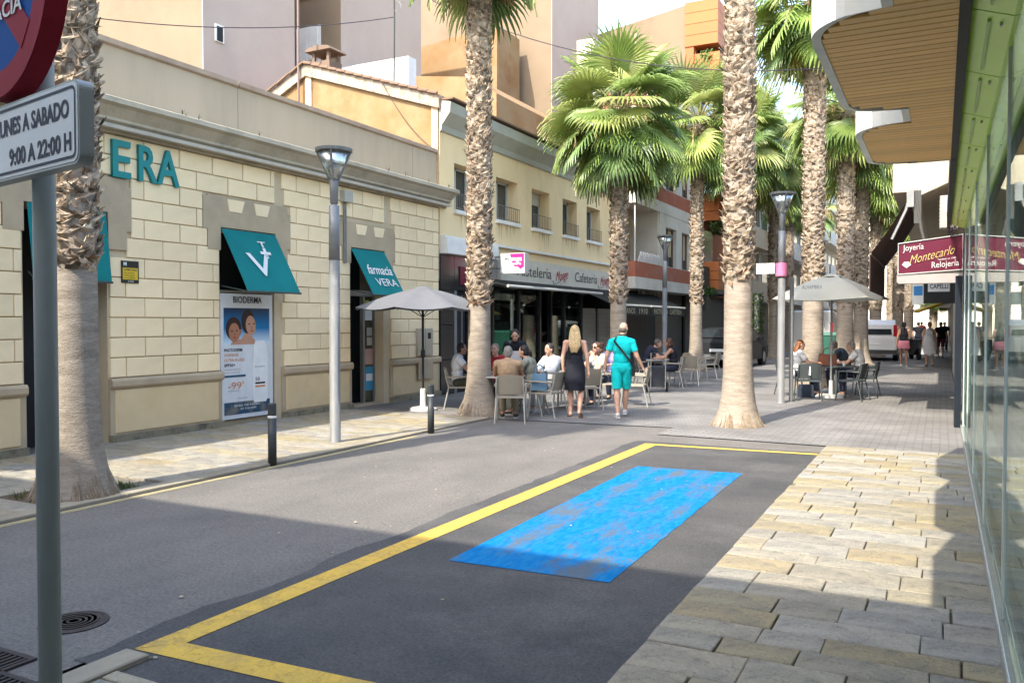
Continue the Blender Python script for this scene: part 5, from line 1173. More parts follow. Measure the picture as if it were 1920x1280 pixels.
put_chair(CH, 1098, 16.5, heading(1098, 20), 'empty taupe chair behind the woman in black')
put_chair(CH, 1140, 17.6, heading(1140, 100), 'taupe chair under the woman in sunglasses')
put_chair(CH, 1190, 17.2, heading(1190, 80), 'empty taupe chair beside the man in turquoise')
put_chair(CH, 1212, 22.9, heading(1212, -80), 'taupe chair under the man in navy')
put_chair(CH, 1262, 22.0, heading(1262, 80), 'taupe chair under the woman in black top')
put_chair(CH, 1287, 22.6, heading(1287, 15), 'empty taupe chair with back to the street near the lamp')
put_chair(CH, 1330, 25.5, heading(1330, 75), 'empty taupe chair in front of the dark car'); put_chair(CH, 1305, 24.6, heading(1305, -60), 'empty taupe chair against the palm foot')
put_chair(CD, 1516, 18.5, heading(1516, 6), 'dark chair with printed back facing the viewer, left under the cream umbrella')
put_chair(CD, 1482, 19.6, heading(1482, -80), 'dark chair at the left end near the lamp pole, under the woman with auburn hair')
put_chair(CD, 1597, 18.4, heading(1597, 70), 'dark chair turned left in front of the man in white')
put_chair(CD, 1622, 19.3, heading(1622, 82), 'dark chair under the man in the white shirt')
m = MB(); m.box(-.02, .02, 0, .004, 0, .12); m.box(-.012, .012, 0, .004, .12, .2); o = tag(m.done('glass_print', cream_w), None)
o.parent = bpy.data.objects['terrace_chair']; o.location = (0, -.325, .58); o.rotation_euler = (.2, 0, 0)
# table clutter
def small(name, label, cat, px, D, z, prof, m_, n=12):
    m = MB(); m.lathe(prof, n); return tag(m.done(name, m_, loc=at(px, D, z)), label, cat, 'things on the café tables')
glassw = simple('white_cup', (.7, .7, .68), .3)
for i, (px, D, lab) in enumerate(((940, 15.7, 'white cup on the grey table of the tan shirted man'), (930, 15.9, 'white cup near the left man in white'), (1070, 17.1, 'white cup before the woman in sunglasses'), (1082, 17.3, 'white cup on the right side of the sunglasses table'), (1232, 22.5, 'white cup between the far couple'), (1242, 22.7, 'white cup by the far woman'), (1538, 19.7, 'white cup left of the brown bag'), (1583, 19.2, 'white cup in front of the man in white'))):
    small('cup', lab, 'cup', px, D, .73, [(.025, 0), (.04, .07), (.036, .07), (.022, .01)], glassw)
def bag(px, D, z, c, w_, d_, h_, label, cat='bag', name='handbag', rz=0.2):
    t = thing(name, label, cat, at(px, D, z), rz); m = MB(); m.prism([(-w_ / 2, -d_ / 2, 0), (w_ / 2, -d_ / 2, 0), (w_ / 2 * .86, -d_ / 2 * 1, h_), (-w_ / 2 * .86, -d_ / 2, h_)], (0, d_, 0)); m.done('body', simple(name + label[:5], c, .55), t)
    m = MB(); m.tube([(w_ * .25 * math.cos(a), 0, h_ + h_ * .55 * math.sin(a)) for a in [i * math.pi / 8 for i in range(9)]], .012, 6); m.done('handle', simple(name + label[:5], c), t); return t
bag(1552, 19.6, .73, (.20, .07, .04), .42, .2, .26, 'brown leather handbag standing on the table under the cream umbrella')
bag(1512, 19.2, .0, (.02, .03, .05), .36, .25, .3, 'navy bag on the ground under the terrace table')
bag(1012, 15.2, .5, (.12, .22, .32), .30, .12, .3, 'blue denim bag hanging at the taupe chair')
t = thing('shopping_trolley', 'black wheeled shopping trolley with two wheels beside the far café table', 'trolley', at(1232, 20.6), heading(1232, 10))
m = MB(); m.slab((-.2, -.13, .14), PX, PY, PZ, .4, .26, .52, .03); m.done('bag', simple('trolley_black', (.02, .022, .03)), t)
for s in (-1, 1): m = MB(); m.tube([(s * .23, 0, .13), (s * .26, 0, .13)], .13, 18); m.done('wheel', simple('rubber', (.02, .02, .02), .8), t)
m = MB(); m.tube([(-.18, -.16, .1), (-.18, -.2, .98), (.18, -.2, .98), (.18, -.16, .1)], .012, 6); m.done('handle', alu2, t)
# ------------------------------------------------------------------ people
skin = mat('skin', (.52, .31, .22), (.47, .27, .19), 8, .5, spec=.4); skin_t = mat('tanned_skin', (.38, .21, .14), (.34, .18, .12), 8, .5)
def limb_mesh(mb, parts):
    for p in parts: mb.cap(*p)
def remesh(mb, name, mt, vox, smooth=4, parent=None):
    me = mb.mesh(name + '_raw', mt); o = bpy.data.objects.new('tmp', me); COL.objects.link(o)
    r = o.modifiers.new('r', 'REMESH'); r.mode = 'VOXEL'; r.voxel_size = vox; r.use_smooth_shade = True
    if smooth: s = o.modifiers.new('s', 'SMOOTH'); s.iterations = smooth; s.factor = .5
    bpy.context.view_layer.update(); dgp = bpy.context.evaluated_depsgraph_get(); out = bpy.data.meshes.new_from_object(o.evaluated_get(dgp))
    bpy.data.objects.remove(o); bpy.data.meshes.remove(me); out.name = name; out.materials.clear(); out.materials.append(mt)
    for p in out.polygons: p.use_smooth = True
    return out
def seg_near(co, segs):
    best = None; bd = 1e9
    for (lab, a, b, ra) in segs:
        ab = b - a; L2 = ab.length_squared; t_ = max(0, min(1, (co - a).dot(ab) / L2)) if L2 > 0 else 0
        d = (co - (a + ab * t_)).length - ra
        if d < bd: bd = d; best = (lab, t_)
    return best
def person(label, loc, rz, J, cloth, sk=skin, hair=None, haircol=(.05, .03, .02), vox=.012, s=1.0, fem=False, shoes=None, extra=None, glasses=False, group=None, facecam=True, belly=0):
    """J overrides joints; local frame: faces +y, z up"""
    root = thing('person', label, 'person', loc, rz, group); root.scale = (s, s, s)
    d = {'pel': (0, 0, .96), 'che': (0, 0, 1.28), 'nek': (0, -.01, 1.47), 'hed': (0, .02, 1.61), 'hdir': (0, 1, 0)}
    for sx, q in ((-1, 'l'), (1, 'r')):
        d['sh' + q] = (sx * (.165 if fem else .19), -.01, 1.41); d['el' + q] = (sx * (.22 if fem else .26), -.03, 1.13); d['wr' + q] = (sx * .25, .04, .88)
        d['hp' + q] = (sx * .09, 0, .92); d['kn' + q] = (sx * .1, .02, .50); d['an' + q] = (sx * .1, -.02, .09); d['to' + q] = (sx * .12, .13, .03)
    d.update(J); V = {k: Vector(v) for k, v in d.items()}
    g = .9 if fem else 1.0; B_ = MB(); S = []
    pel, che, nek, hed = V['pel'], V['che'], V['nek'], V['hed']
    up = (che - pel).normalized(); xr = (V['shr'] - V['shl']).normalized(); fw = up.cross(xr) * -1; fw = xr.cross(up) * -1 if False else up.cross(xr)
    if fw.dot(Vector((0, 1, 0))) < 0: fw = -fw
    T = Matrix((xr, fw, up)).transposed()
    B_.ell(pel + up * .0, (.165 if not fem else .175, .115, .13), 16, 0, T); B_.ell(pel.lerp(che, .45) + fw * belly * .5, (.145 * g, .10 + belly, .17), 16, 0, T)
    B_.ell(che, (.165 * g, .11, .17), 16, 0, T); B_.ell(che + up * .08, (.175 * g, .095, .11), 16, 0, T)
    if fem:
        for sx in (-1, 1): B_.ell(che + xr * sx * .07 + fw * .075 + up * .0, (.06, .055, .06), 10, 0, T)
    B_.cap(V['shl'], V['shr'], .06 * g, .06 * g); B_.cap(che + up * .14, nek, .075 * g, .055 * g)
    for q in 'lr': B_.cap(nek - up * .02, V['sh' + q] + up * .0, .05 * g, .055 * g); B_.cap(nek, hed, .055 * g, .052 * g)
    S += [('torso', pel, che + up * .12, .12), ('neck', nek, hed, .05), ('head', hed, hed + PZ * .05, .08)]
    for q, sx in (('l', -1), ('r', 1)):
        sh, el, wr, hp, kn, an, to = [V[k + q] for k in ('sh', 'el', 'wr', 'hp', 'kn', 'an', 'to')]
        B_.cap(sh, el, .056 * g, .042 * g); B_.cap(el, wr, .043 * g, .027 * g)
        B_.cap(hp, kn, .088 * (1.03 if fem else 1), .056); B_.cap(kn, kn.lerp(an, .35), .055, .058); B_.cap(kn.lerp(an, .3), an, .057, .036)
        B_.cap(an, to, .036, .026); B_.cap(an + Vector((0, -.02, -.03)), an, .034, .034)
        S += [('uparm' + q, sh, el, .045), ('foarm' + q, el, wr, .035), ('thigh' + q, hp, kn, .07), ('shin' + q, kn, an, .045), ('foot' + q, an, to, .03)]
        # hand: palm, four fingers in two bends, thumb
        ad = (wr - el).normalized(); hx = ad.cross(Vector((0, 0, 1)) if abs(ad.z) < .8 else Vector((0, 1, 0))).normalized()
        hz = ad.cross(hx); pc = wr + ad * .05
        if abs(ad.z) >= .8: hx, hz = Vector((0, 1, 0)) - ad * ad.y, Vector((-sx, 0, 0)); hx.normalize()
        B_.cap(wr, pc + hx * .015, .026, .026); B_.cap(wr + hx * .01, pc - hx * .018, .024, .024)
        for k in range(4):
            b0 = pc + ad * .015 + hx * (.030 - .020 * k); l = [.036, .042, .039, .030][k]
            b1 = b0 + ad * l + hz * .008; b2 = b1 + ad * l * .6 + hz * .022; B_.cap(b0, b1, .0105, .0095, 8); B_.cap(b1, b2, .0095, .008, 8)
        B_.cap(wr + hx * .02 + ad * .015, wr + hx * .052 + ad * .045 + hz * .01, .013, .011, 8); B_.cap(wr + hx * .052 + ad * .045 + hz * .01, wr + hx * .056 + ad * .078 + hz * .018, .011, .009, 8)
        S.append(('hand' + q, wr, pc + ad * .1, .02))
    hd = V['hdir'].normalized(); hr_ = hd.cross(PZ).normalized(); hu = hr_.cross(hd); HT = Matrix((hr_, hd, hu)).transposed()
    hp_ = lambda x, y, z: hed + HT @ Vector((x, y, z))
    B_.ell(hp_(0, -.005, .03), (.074, .092, .098), 18, 0, HT); B_.ell(hp_(0, .022, -.035), (.054, .062, .065), 14, 0, HT)
    B_.cap(hp_(0, .088, .02), hp_(0, .104, -.012), .009, .013, 8); B_.cap(hp_(-.02, .08, -.042), hp_(.02, .08, -.042), .008, .008, 8); B_.cap(hp_(0, .062, -.085), hp_(0, .064, -.088), .02, .02, 8)
    for sx in (-1, 1): B_.ell(hp_(sx * .076, -.005, .0), (.010, .018, .03), 8, 0, HT)
    me = remesh(B_, 'body', sk, vox, 2); bo = link('body', me, root)
    if facecam:
        for sx in (-1, 1):
            m = MB(); m.ell(hp_(sx * .03, .080, .022), (.013, .008, .007), 8, 0, HT); m.done('eye', simple('eye_dark', (.03, .02, .02), .3), root)
            m = MB(); m.cap(hp_(sx * .016, .088, .042), hp_(sx * .046, .078, .043), .004, .003, 6); m.done('eyebrow', simple('brow', (.05, .03, .02)), root)
        m = MB(); m.cap(hp_(-.02, .088, -.042), hp_(.02, .088, -.042), .006, .006, 6); m.done('mouth', simple('lips', (.40, .12, .10)), root)
    if glasses:
        m = MB()
        for sx in (-1, 1): m.ell(hp_(sx * .032, .092, .022), (.026, .008, .02), 12, 0, HT)
        m.cap(hp_(-.07, .02, .03), hp_(-.055, .085, .03), .004, .004, 6); m.cap(hp_(.07, .02, .03), hp_(.055, .085, .03), .004, .004, 6); m.done('sunglasses', simple('sunglass', (.01, .01, .01), .15), root)
    # clothing grown from the body surface
    near = [seg_near(v.co, S) for v in me.vertices]
    for (cname, cm, pred, infl) in cloth:
        keep = [pred(near[i], me.vertices[i].co) for i in range(len(me.vertices))]
        idx = {}; vs = []; fs = []
        for p in me.polygons:
            if all(keep[i] for i in p.vertices):
                f = []
                for i in p.vertices:
                    if i not in idx:
                        idx[i] = len(vs); c = me.vertices[i].co; nn_ = me.vertices[i].normal; w_ = .004 * noise.noise(c * 14); vs.append(c + nn_ * (infl + w_))
                    f.append(idx[i])
                fs.append(tuple(f))
        if not fs: continue
        cme = bpy.data.meshes.new(cname); cme.from_pydata([tuple(v) for v in vs], [], fs); cme.materials.append(cm)
        for p in cme.polygons: p.use_smooth = True
        co = link(cname, cme, root); so_ = co.modifiers.new('t', 'SOLIDIFY'); so_.thickness = .006; so_.offset = -1
        sm = co.modifiers.new('s', 'SMOOTH'); sm.iterations = 3
    # hair
    if hair:
        H_ = MB()
        if hair != 'bald':
            H_.ell(hp_(0, -.018, .045), (.083, .092, .095), 16, 0, HT); 
            H_.ell(hp_(0, -.045, .0), (.078, .065, .085), 14, 0, HT)
        if hair == 'long':
            for k in range(9):
                x = -.07 + .14 * k / 8; H_.tube([hp_(x * .8, -.05, .06), hp_(x, -.075 - .015 * (k % 2), -.04), nek + Vector((x * 1.15, -.085, .02)), nek + Vector((x * 1.1, -.125 + .01 * (k % 3), -.12)), nek + Vector((x * .8, -.12, -.24 + .03 * (k % 3)))], [.03, .035, .034, .028, .012], 8)
        if hair == 'pony': H_.tube([hp_(0, -.09, .04), hp_(0, -.14, .0), hp_(.01, -.14, -.12), hp_(.02, -.11, -.24)], [.03, .035, .03, .01], 8)
        if hair == 'bun': H_.ell(hp_(0, -.10, .08), (.04, .04, .04), 10, 0, HT)
        if hair == 'curly':
            random.seed(3)
            for k in range(26): a = random.uniform(0, 6.28); H_.ell(hp_(.10 * math.cos(a), -.05 + .04 * math.sin(a * 2), random.uniform(-.14, .10)), (.045, .045, .05), 8, 0, HT)
        if hair == 'bald': H_.ell(hp_(0, -.03, -.005), (.079, .075, .065), 14, 0, HT)
        hm = remesh(H_, 'hair', mat('hair_' + label[:12], haircol, tuple(c * .6 for c in haircol), 30, .55, .5, 60), .011, 1); link('hair', hm, root)
    if shoes:
        for q in 'lr':
            m = MB(); an, to = V['an' + q], V['to' + q]; f = Vector((to.x - an.x, to.y - an.y, 0)).normalized(); s_ = f.cross(PZ); zb_ = to.z - .03
            slope = (to - an)
            m.cap(an + Vector((0, 0, -.035)) - f * .015, to + f * .03, .042, .034, 12); sh_ = m.done('shoe', shoes, root, smooth=True)
            m = MB(); P_ = [an - f * .065 + s_ * .035, an - f * .065 - s_ * .035, to + f * .06 - s_ * .04, to + f * .06 + s_ * .04]; P_ = [Vector((p.x, p.y, (an.z if i < 2 else to.z) - (.088 if i < 2 else .03))) for i, p in enumerate(P_)]; m.prism(P_, (0, 0, .02)); m.done('sole', simple('sole', (.6, .6, .58)), sh_)
    if extra: extra(root, V, near)
    return root
# clothing region tests: n = (segment, position along it), c = coordinate
def tee(short=.62, zlo=.90, longs=False):
    def f(n, c):
        l, t_ = n
        if l == 'torso': return c.z > zlo if zlo else True
        if l == 'neck': return t_ < .12
        if l.startswith('uparm'): return True if longs else t_ < short
        if l.startswith('foarm'): return longs and t_ < .9
        return l.startswith('thigh') and t_ < .12 and zlo is not None and c.z > zlo
    return f
def shorts(to=.8, zhi=1.02):
    def f(n, c):
        l, t_ = n
        if l == 'torso': return c.z < zhi
        if l.startswith('thigh'): return True if to >= 1 else t_ < to
        if l.startswith('shin'): return to > 1 and t_ < to - 1
        return False
    return f
cl = lambda k, c, r=.85: mat('cloth_' + k, c, tuple(x * .86 for x in c), 4, r, .8, 13, bdist=.03)
turq = cl('turquoise', (.0, .55, .56)); blk = cl('black', (.008, .009, .016)); wht = cl('white', (.66, .66, .66)); tan = cl('tan', (.33, .22, .13)); gg = cl('greygreen', (.22, .22, .18)); nav = cl('navy', (.012, .016, .035)); jean = cl('denim', (.08, .13, .2)); khk = cl('khaki', (.22, .19, .13)); olive = cl('olive', (.05, .05, .03)); pinkc = cl('pink', (.6, .22, .28)); grys = cl('grey', (.30, .30, .31)); red_c = cl('red', (.35, .02, .03))
shoe_w = simple('shoe_white', (.55, .55, .54), .6); shoe_d = simple('shoe_dark', (.03, .025, .025), .6); shoe_b = simple('shoe_brown', (.12, .07, .04))
# walking man in turquoise
WM = dict(pel=(0, 0, .93), che=(0, .0, 1.26), nek=(0, .0, 1.46), hed=(.03, .03, 1.61), hdir=(.45, .9, -.1),
          shl=(-.18, 0, 1.375), ell=(-.275, -.05, 1.13), wrl=(-.31, -.0, .89), shr=(.18, 0, 1.375), elr=(.275, .0, 1.12), wrr=(.375, .06, .92),
          hpl=(-.09, 0, .90), knl=(-.09, -.02, .49), anl=(-.07, -.16, .10), tol=(-.10, -.02, .03), hpr=(.09, 0, .90), knr=(.08, .12, .50), anr=(.06, .16, .13), tor=(.08, .31, .10))
def man_extra(root, V, near):
    m = MB(); P_ = [Vector((-.10, -.04, 1.475)), Vector((-.14, -.115, 1.40)), Vector((-.04, -.150, 1.28)), Vector((.08, -.150, 1.13)), Vector((.17, -.125, 1.0)), Vector((.205, -.06, .92))]
    vs = []; fs = []
    for i, p in enumerate(P_):
        t_ = (P_[min(i + 1, 5)] - P_[max(i - 1, 0)]).normalized(); n_ = Vector((p.x * .5, p.y, 0)).normalized(); s_ = t_.cross(n_).normalized() * .019
        vs += [p - s_, p + s_, p - s_ + n_ * .006, p + s_ + n_ * .006]
    for i in range(5): o = 4 * i; fs += [(o, o + 1, o + 5, o + 4), (o + 2, o + 6, o + 7, o + 3), (o, o + 4, o + 6, o + 2), (o + 1, o + 3, o + 7, o + 5)]
    m.add(vs, fs); bagt = thing('shoulder_bag', 'small black shoulder bag on a diagonal strap across the turquoise shirt', 'bag', root.location, root.rotation_euler.z); bagt.scale = root.scale
    m.done('strap', simple('strap_black', (.012, .012, .015)), bagt); m = MB(); m.slab((.19, -.11, .76), PY, PZ, PX, .20, .22, .05, .012); m.done('pouch', simple('strap_black', (.012, .012, .015)), bagt)
person('man walking away in turquoise shirt and shorts with a black strap across his back', at(1166, 15.2), heading(1166), WM,
       [('shirt', turq, tee(.66, .86), .014), ('shorts', turq, shorts(.92, .99), .026), ('collar', blk, lambda n, c: n[0] == 'neck' and c.z < 1.52 and c.z > 1.44, .012)], hair='bald', haircol=(.16, .13, .11), vox=.0095, s=1.0, shoes=shoe_w, extra=man_extra, facecam=False, belly=.03)
# walking woman in black dress
WW = dict(pel=(0, 0, .93), che=(0, .01, 1.24), nek=(0, 0, 1.42), hed=(0, .02, 1.555), hdir=(.05, 1, 0), shl=(-.165, 0, 1.365), ell=(-.225, -.04, 1.09), wrl=(-.215, -.02, .86), shr=(.165, 0, 1.365), elr=(.225, -.05, 1.09), wrr=(.25, -.03, .84),
          hpl=(-.09, 0, .90), knl=(-.075, .03, .49), anl=(-.08, -.02, .09), tol=(-.10, .12, .03), hpr=(.09, 0, .90), knr=(.12, .0, .50), anr=(.08, -.2, .14), tor=(.13, -.08, .05))
def dress_hull(root, top, bot, rx0, rx1, ry0, ry1, m_, cx=0, cy=0, name='skirt', yb_=0):
    m = MB(); n = 28; J = 9; vs = []; fs = []
    for j in range(J + 1):
        s = j / J; z = top + (bot - top) * s
        for k in range(n):
            a = 2 * math.pi * k / n; w_ = 1 + .025 * math.sin(a * 7 + j * .4) * s
            sh = math.sin(s * math.pi) * .02
            vs.append((cx + (rx0 + (rx1 - rx0) * s + sh) * w_ * math.cos(a), cy + yb_ * s + (ry0 + (ry1 - ry0) * s + sh) * w_ * math.sin(a), z))
    for j in range(J):
        for k in range(n): fs.append((j * n + k, j * n + (k + 1) % n, (j + 1) * n + (k + 1) % n, (j + 1) * n + k))
    m.add(vs, fs); return m.done(name, m_, root, smooth=True)
def ww_extra(root, V, near):
    dress_hull(root, 1.06, .50, .155, .185, .115, .16, blk, 0, -.01)
    m = MB()
    for sx in (-1, 1): m.tube([(sx * .09, -.115, 1.30), (sx * .105, -.10, 1.38), (sx * .105, -.01, 1.435), (sx * .09, .09, 1.36)], .007, 6)
    m.done('strap', blk, root)
person('blonde woman walking away in a black strappy dress', at(1078, 15.25), heading(1078), WW, [('dress_top', blk, lambda n, c: (n[0] == 'torso' or n[0].startswith('thigh')) and .88 < c.z < 1.325 + .0 and abs(c.x) < .19, .012)],
       sk=skin, hair='long', haircol=(.55, .40, .20), vox=.0095, fem=True, shoes=None, extra=ww_extra, facecam=False, s=1.0)
m = MB()
for q, (x, y) in enumerate(((-.10, .05), (.11, -.15))): m.box(x - .04, x + .04, y - .12, y + .12, 0.012, .03)
tag(m.done('sandals', simple('sandal', (.1, .05, .03)), loc=at(1078, 15.25), rot=(0, 0, heading(1078))), 'flat brown sandals on the feet of the woman in black', 'sandals')
def sit(lean=0.0, arms='table', hd=(0, 1, 0), tw=0, back=0):
    d = dict(pel=(0, -.06, .56), che=(0, -.08 + lean * .5, .88), nek=(0, -.06 + lean, 1.07 - abs(lean) * .15), hed=(0, -.03 + lean * 1.25, 1.21 - abs(lean) * .25), hdir=hd)
    for sx, q in ((-1, 'l'), (1, 'r')):
        d['sh' + q] = (sx * .185, -.075 + lean * .85, 1.01 - abs(lean) * .1); d['hp' + q] = (sx * .09, -.04, .53); d['kn' + q] = (sx * .12, .38, .52); d['an' + q] = (sx * .12, .34, .09); d['to' + q] = (sx * .13, .48, .03)
        if arms == 'table': d['el' + q] = (sx * .24, .12 + lean * .6, .80); d['wr' + q] = (sx * .14, .36 + lean * .4, .79)
        elif arms == 'lap': d['el' + q] = (sx * .25, -.02, .77); d['wr' + q] = (sx * .12, .2, .66)
        elif arms == 'chin': d['el' + q] = (sx * .2, .22, .78); d['wr' + q] = (sx * .07, .14 + lean, 1.03)
    return d
def seated(label, px, D, turn, lean, arms, clothes, hd=(0, 1, 0), **k):
    return person(label, at(px, D), heading(px, turn), sit(lean, arms, hd), clothes, **k)
st = lambda m_, lg=False, sh=.62: ('shirt', m_, tee(sh, None, lg), .02)
tr = lambda m_, to=1.92: ('trousers', m_, shorts(to, .66), .016)
seated('seated man in white shirt and olive shorts half hidden behind the palm trunk', 862, 16.7, -90, .06, 'table', [st(wht), tr(olive, .95)], hair='short', haircol=(.03, .02, .02), sk=skin_t, shoes=shoe_d)
seated('grey haired man in tan shirt seated with his back to the street', 952, 14.75, -4, .10, 'table', [st(tan), tr(khk)], hair='short', haircol=(.22, .20, .18), shoes=shoe_d, facecam=False, sk=skin_t)
seated('dark ponytailed woman in grey green top seated in profile', 993, 15.55, 72, .12, 'table', [st(gg, True), tr(gg)], hair='pony', haircol=(.02, .015, .015), shoes=shoe_d, fem=True)
seated('person with red top mostly hidden at the first table', 930, 16.6, 160, .08, 'table', [st(red_c, True), tr(nav)], hair='short', haircol=(.25, .2, .16), shoes=shoe_d)
seated('seated person in bright white top with short dark hair', 1032, 16.3, 130, .05, 'table', [st(wht, True), tr(wht)], hair='short', haircol=(.04, .03, .03), shoes=shoe_w, s=1.0)
seated('curly haired woman in sunglasses and white top at the second table', 1122, 17.6, 140, .08, 'chin', [st(wht, False, .8), tr(nav)], hair='curly', haircol=(.07, .03, .02), fem=True, glasses=True, shoes=shoe_d)
seated('seated woman behind the sunglasses table in a lilac top', 1148, 18.9, 150, .05, 'table', [st(cl('lilac', (.30, .26, .5))), tr(nav)], hair='short', haircol=(.06, .03, .02), fem=True, shoes=shoe_d)
seated('man in navy shirt leaning over the far café table', 1212, 22.8, -80, .28, 'table', [st(nav), tr(nav)], hair='short', haircol=(.10, .08, .07), shoes=shoe_d, vox=.014)
seated('woman in black sleeveless top reaching over the far café table', 1260, 21.9, 80, .1, 'table', [('top', blk, lambda n, c: n[0] == 'torso', .012), tr(nav)], hair='curly', haircol=(.08, .04, .03), fem=True, shoes=shoe_d, vox=.014, sk=skin_t)
seated('seated woman with long auburn hair in a white top under the cream umbrella', 1500, 19.6, -75, .04, 'table', [st(wht, False, .7), tr(nav)], hair='long', haircol=(.25, .10, .04), fem=True, shoes=shoe_d)
seated('grey haired man in white polo leaning on the terrace table', 1612, 19.35, 82, .18, 'table', [st(wht), tr(nav)], hair='short', haircol=(.32, .28, .25), shoes=shoe_b)
seated('person in dark blue grey shirt behind the man in white polo', 1586, 20.6, 80, .26, 'table', [st(cl('slate', (.05, .065, .08))), tr(nav)], hair='short', haircol=(.2, .15, .12), shoes=shoe_w)
# waitress bending
WT = dict(pel=(0, -.1, .95), che=(0, .06, 1.20), nek=(0, .14, 1.34), hed=(0, .20, 1.46), hdir=(.1, 1, -.35), shl=(-.165, .12, 1.29), ell=(-.24, .16, 1.02), wrl=(-.16, .38, .92), shr=(.165, .12, 1.29), elr=(.24, .16, 1.02), wrr=(.14, .38, .9))
def wt_extra(root, V, near):
    m = MB(); m.prism([(-.11, .19, 1.16), (.11, .19, 1.16), (.15, .12, .85), (-.15, .12, .85)], (0, .012, .0)); m.done('apron', wht, root)
person('waitress in black with white apron bending over the first table', at(966, 17.0), heading(966, 180), WT, [st(blk), ('trousers', blk, shorts(1.95, 1.0), .016)], hair='bun', haircol=(.03, .02, .02), fem=True, shoes=shoe_d, extra=wt_extra)
# far walkers
def fw_extra(root, V, near): dress_hull(root, 1.0, .72, .15, .22, .11, .17, pinkc, name='shorts_hem')
person('woman in black top and pink shorts walking away with a cap', at(1695, 32), heading(1695), dict(elr=(.2, .06, 1.16), wrr=(.1, .15, 1.3), knl=(-.1, .1, .5), anl=(-.1, .12, .12), tol=(-.1, .26, .07)), [('top', blk, lambda n, c: n[0] == 'torso' and c.z > .98, .014), ('shorts', pinkc, shorts(.35, 1.02), .03)], hair='pony', haircol=(.015, .012, .012), fem=True, shoes=shoe_w, vox=.016, extra=fw_extra, facecam=False, sk=skin_t)
def wd_extra(root, V, near): dress_hull(root, 1.3, .48, .15, .30, .11, .22, wht, name='dress')
person('woman in loose white dress walking on the right', at(1743, 32.4), heading(1743, 180), dict(knr=(.1, .12, .5)), [('dress_top', wht, lambda n, c: n[0] == 'torso', .016)], hair='short', haircol=(.12, .05, .03), fem=True, shoes=simple('sandal', (.1, .05, .03)), vox=.016, extra=wd_extra)
person('man in dark shirt far down the right pavement', at(1764, 40), heading(1764, 170), {}, [('shirt', nav, tee(.6, .9), .02), ('trousers', cl('maroon', (.15, .03, .05)), shorts(.9, 1.0), .02)], hair='short', haircol=(.03, .02, .02), shoes=shoe_d, vox=.02)
person('dark clothed pedestrian beside the far palms', at(1722, 44), heading(1722), {}, [('shirt', blk, tee(.6, .9), .02), ('trousers', nav, shorts(1.95, 1.0), .02)], hair='short', haircol=(.03, .02, .02), shoes=shoe_d, vox=.02, facecam=False)
person('pedestrian in red top far down the street', at(1728, 58), heading(1728), {}, [('shirt', red_c, tee(.6, .9), .02), ('trousers', wht, shorts(1.95, 1.0), .02)], hair='short', haircol=(.03, .02, .02), shoes=shoe_d, vox=.02, facecam=False)
person('pedestrian in dark clothes against the shopfront far right', at(1771, 48), heading(1771, 180), {}, [('shirt', blk, tee(.6, .9), .02), ('trousers', blk, shorts(1.95, 1.0), .02)], hair='short', haircol=(.03, .02, .02), shoes=shoe_d, vox=.02)
# ------------------------------------------------------------------ vehicles (rear at y=0, heading +y)
def car(label, loc, rz, paint, L, W, prof, glassp, zbelt, wheels, wr, kind='car', name='parked_car', lampz=(.85, 1.05), plate=.55, gh_in=.14):
    t = thing(name, label, kind, loc, rz); h = W / 2
    secs = 14
    m = MB()   # body: side profile lofted with rounded shoulders
    P_ = prof; n = len(P_); cols = [(-1.0, .0), (-.985, .0), (-.9, .0), (0, .0), (.9, .0), (.985, 0), (1.0, 0)]
    vs = []; fs = []
    cy_ = sum(p[0] for p in P_) / n; cz_ = sum(p[1] for p in P_) / n
    shr = [.95, .985, 1, 1, 1, .985, .95]
    for (cx, _), sk_ in zip(cols, shr):
        for (y, z) in P_:
            inn = 1 - gh_in * max(0, (z - zbelt)) / max(.01, max(q_[1] for q_ in P_) - zbelt)
            vs.append((cx * h * inn, cy_ + (y - cy_) * sk_, cz_ + (z - cz_) * sk_))
    for i in range(len(cols) - 1):
        for k in range(n): fs.append((i * n + k, (i + 1) * n + k, (i + 1) * n + (k + 1) % n, i * n + (k + 1) % n))
    fs.append(tuple(range(n))); fs.append(tuple((len(cols) - 1) * n + k for k in range(n))[::-1])
    m.add(vs, fs); m.done('body', paint, t)
    ztop = max(q_[1] for q_ in P_)
    def ins(z): return 1 - gh_in * max(0, z - zbelt) / (ztop - zbelt)
    for sx in (-1, 1):
        for poly in glassp:
            m = MB(); m.prism([(sx * (h * ins(z) + .004), y, z) for y, z in poly], (sx * .004, 0, 0)); m.done('side_window', simple('car_glass', (.02, .025, .03), .08, spec=.8), t)
        for wy in wheels:
            m = MB(); m.tube([(sx * (h - .20), wy, wr), (sx * (h + .008), wy, wr)], wr, 24); w_ = m.done('wheel', simple('rubber', (.02, .02, .02)), t)
            m = MB(); m.tube([(sx * (h + .008), wy, wr), (sx * (h + .016), wy, wr)], wr * .62, 16); m.done('rim', simple('rim', (.45, .45, .46), .3, metal=.7), w_)
            m = MB(); m.lathe([(wr + .05, 0), (wr + .05, .006), (wr, .006), (wr, 0)], 24); o = m.done('wheel_arch', simple('arch_black', (.02, .02, .02), .8), t, loc=(sx * (h + .001), wy, wr), rot=(0, sx * math.pi / 2, 0))
        m = MB(); m.box(sx * h * .93 - .09, sx * h * .93 + .05, -.012, .1, *lampz); m.done('tail_light', simple('tail_red', (.45, .01, .015), .2), t)
        m = MB(); m.box(*sorted((sx * (h + .0), sx * (h + .14))), L * .66, L * .66 + .07, zbelt + .02, zbelt + .16); m.done('wing_mirror', paint, t)
    m = MB(); m.box(-.26, .26, -.03, -.012, plate, plate + .11); m.done('number_plate', cream_w, t)
    return t
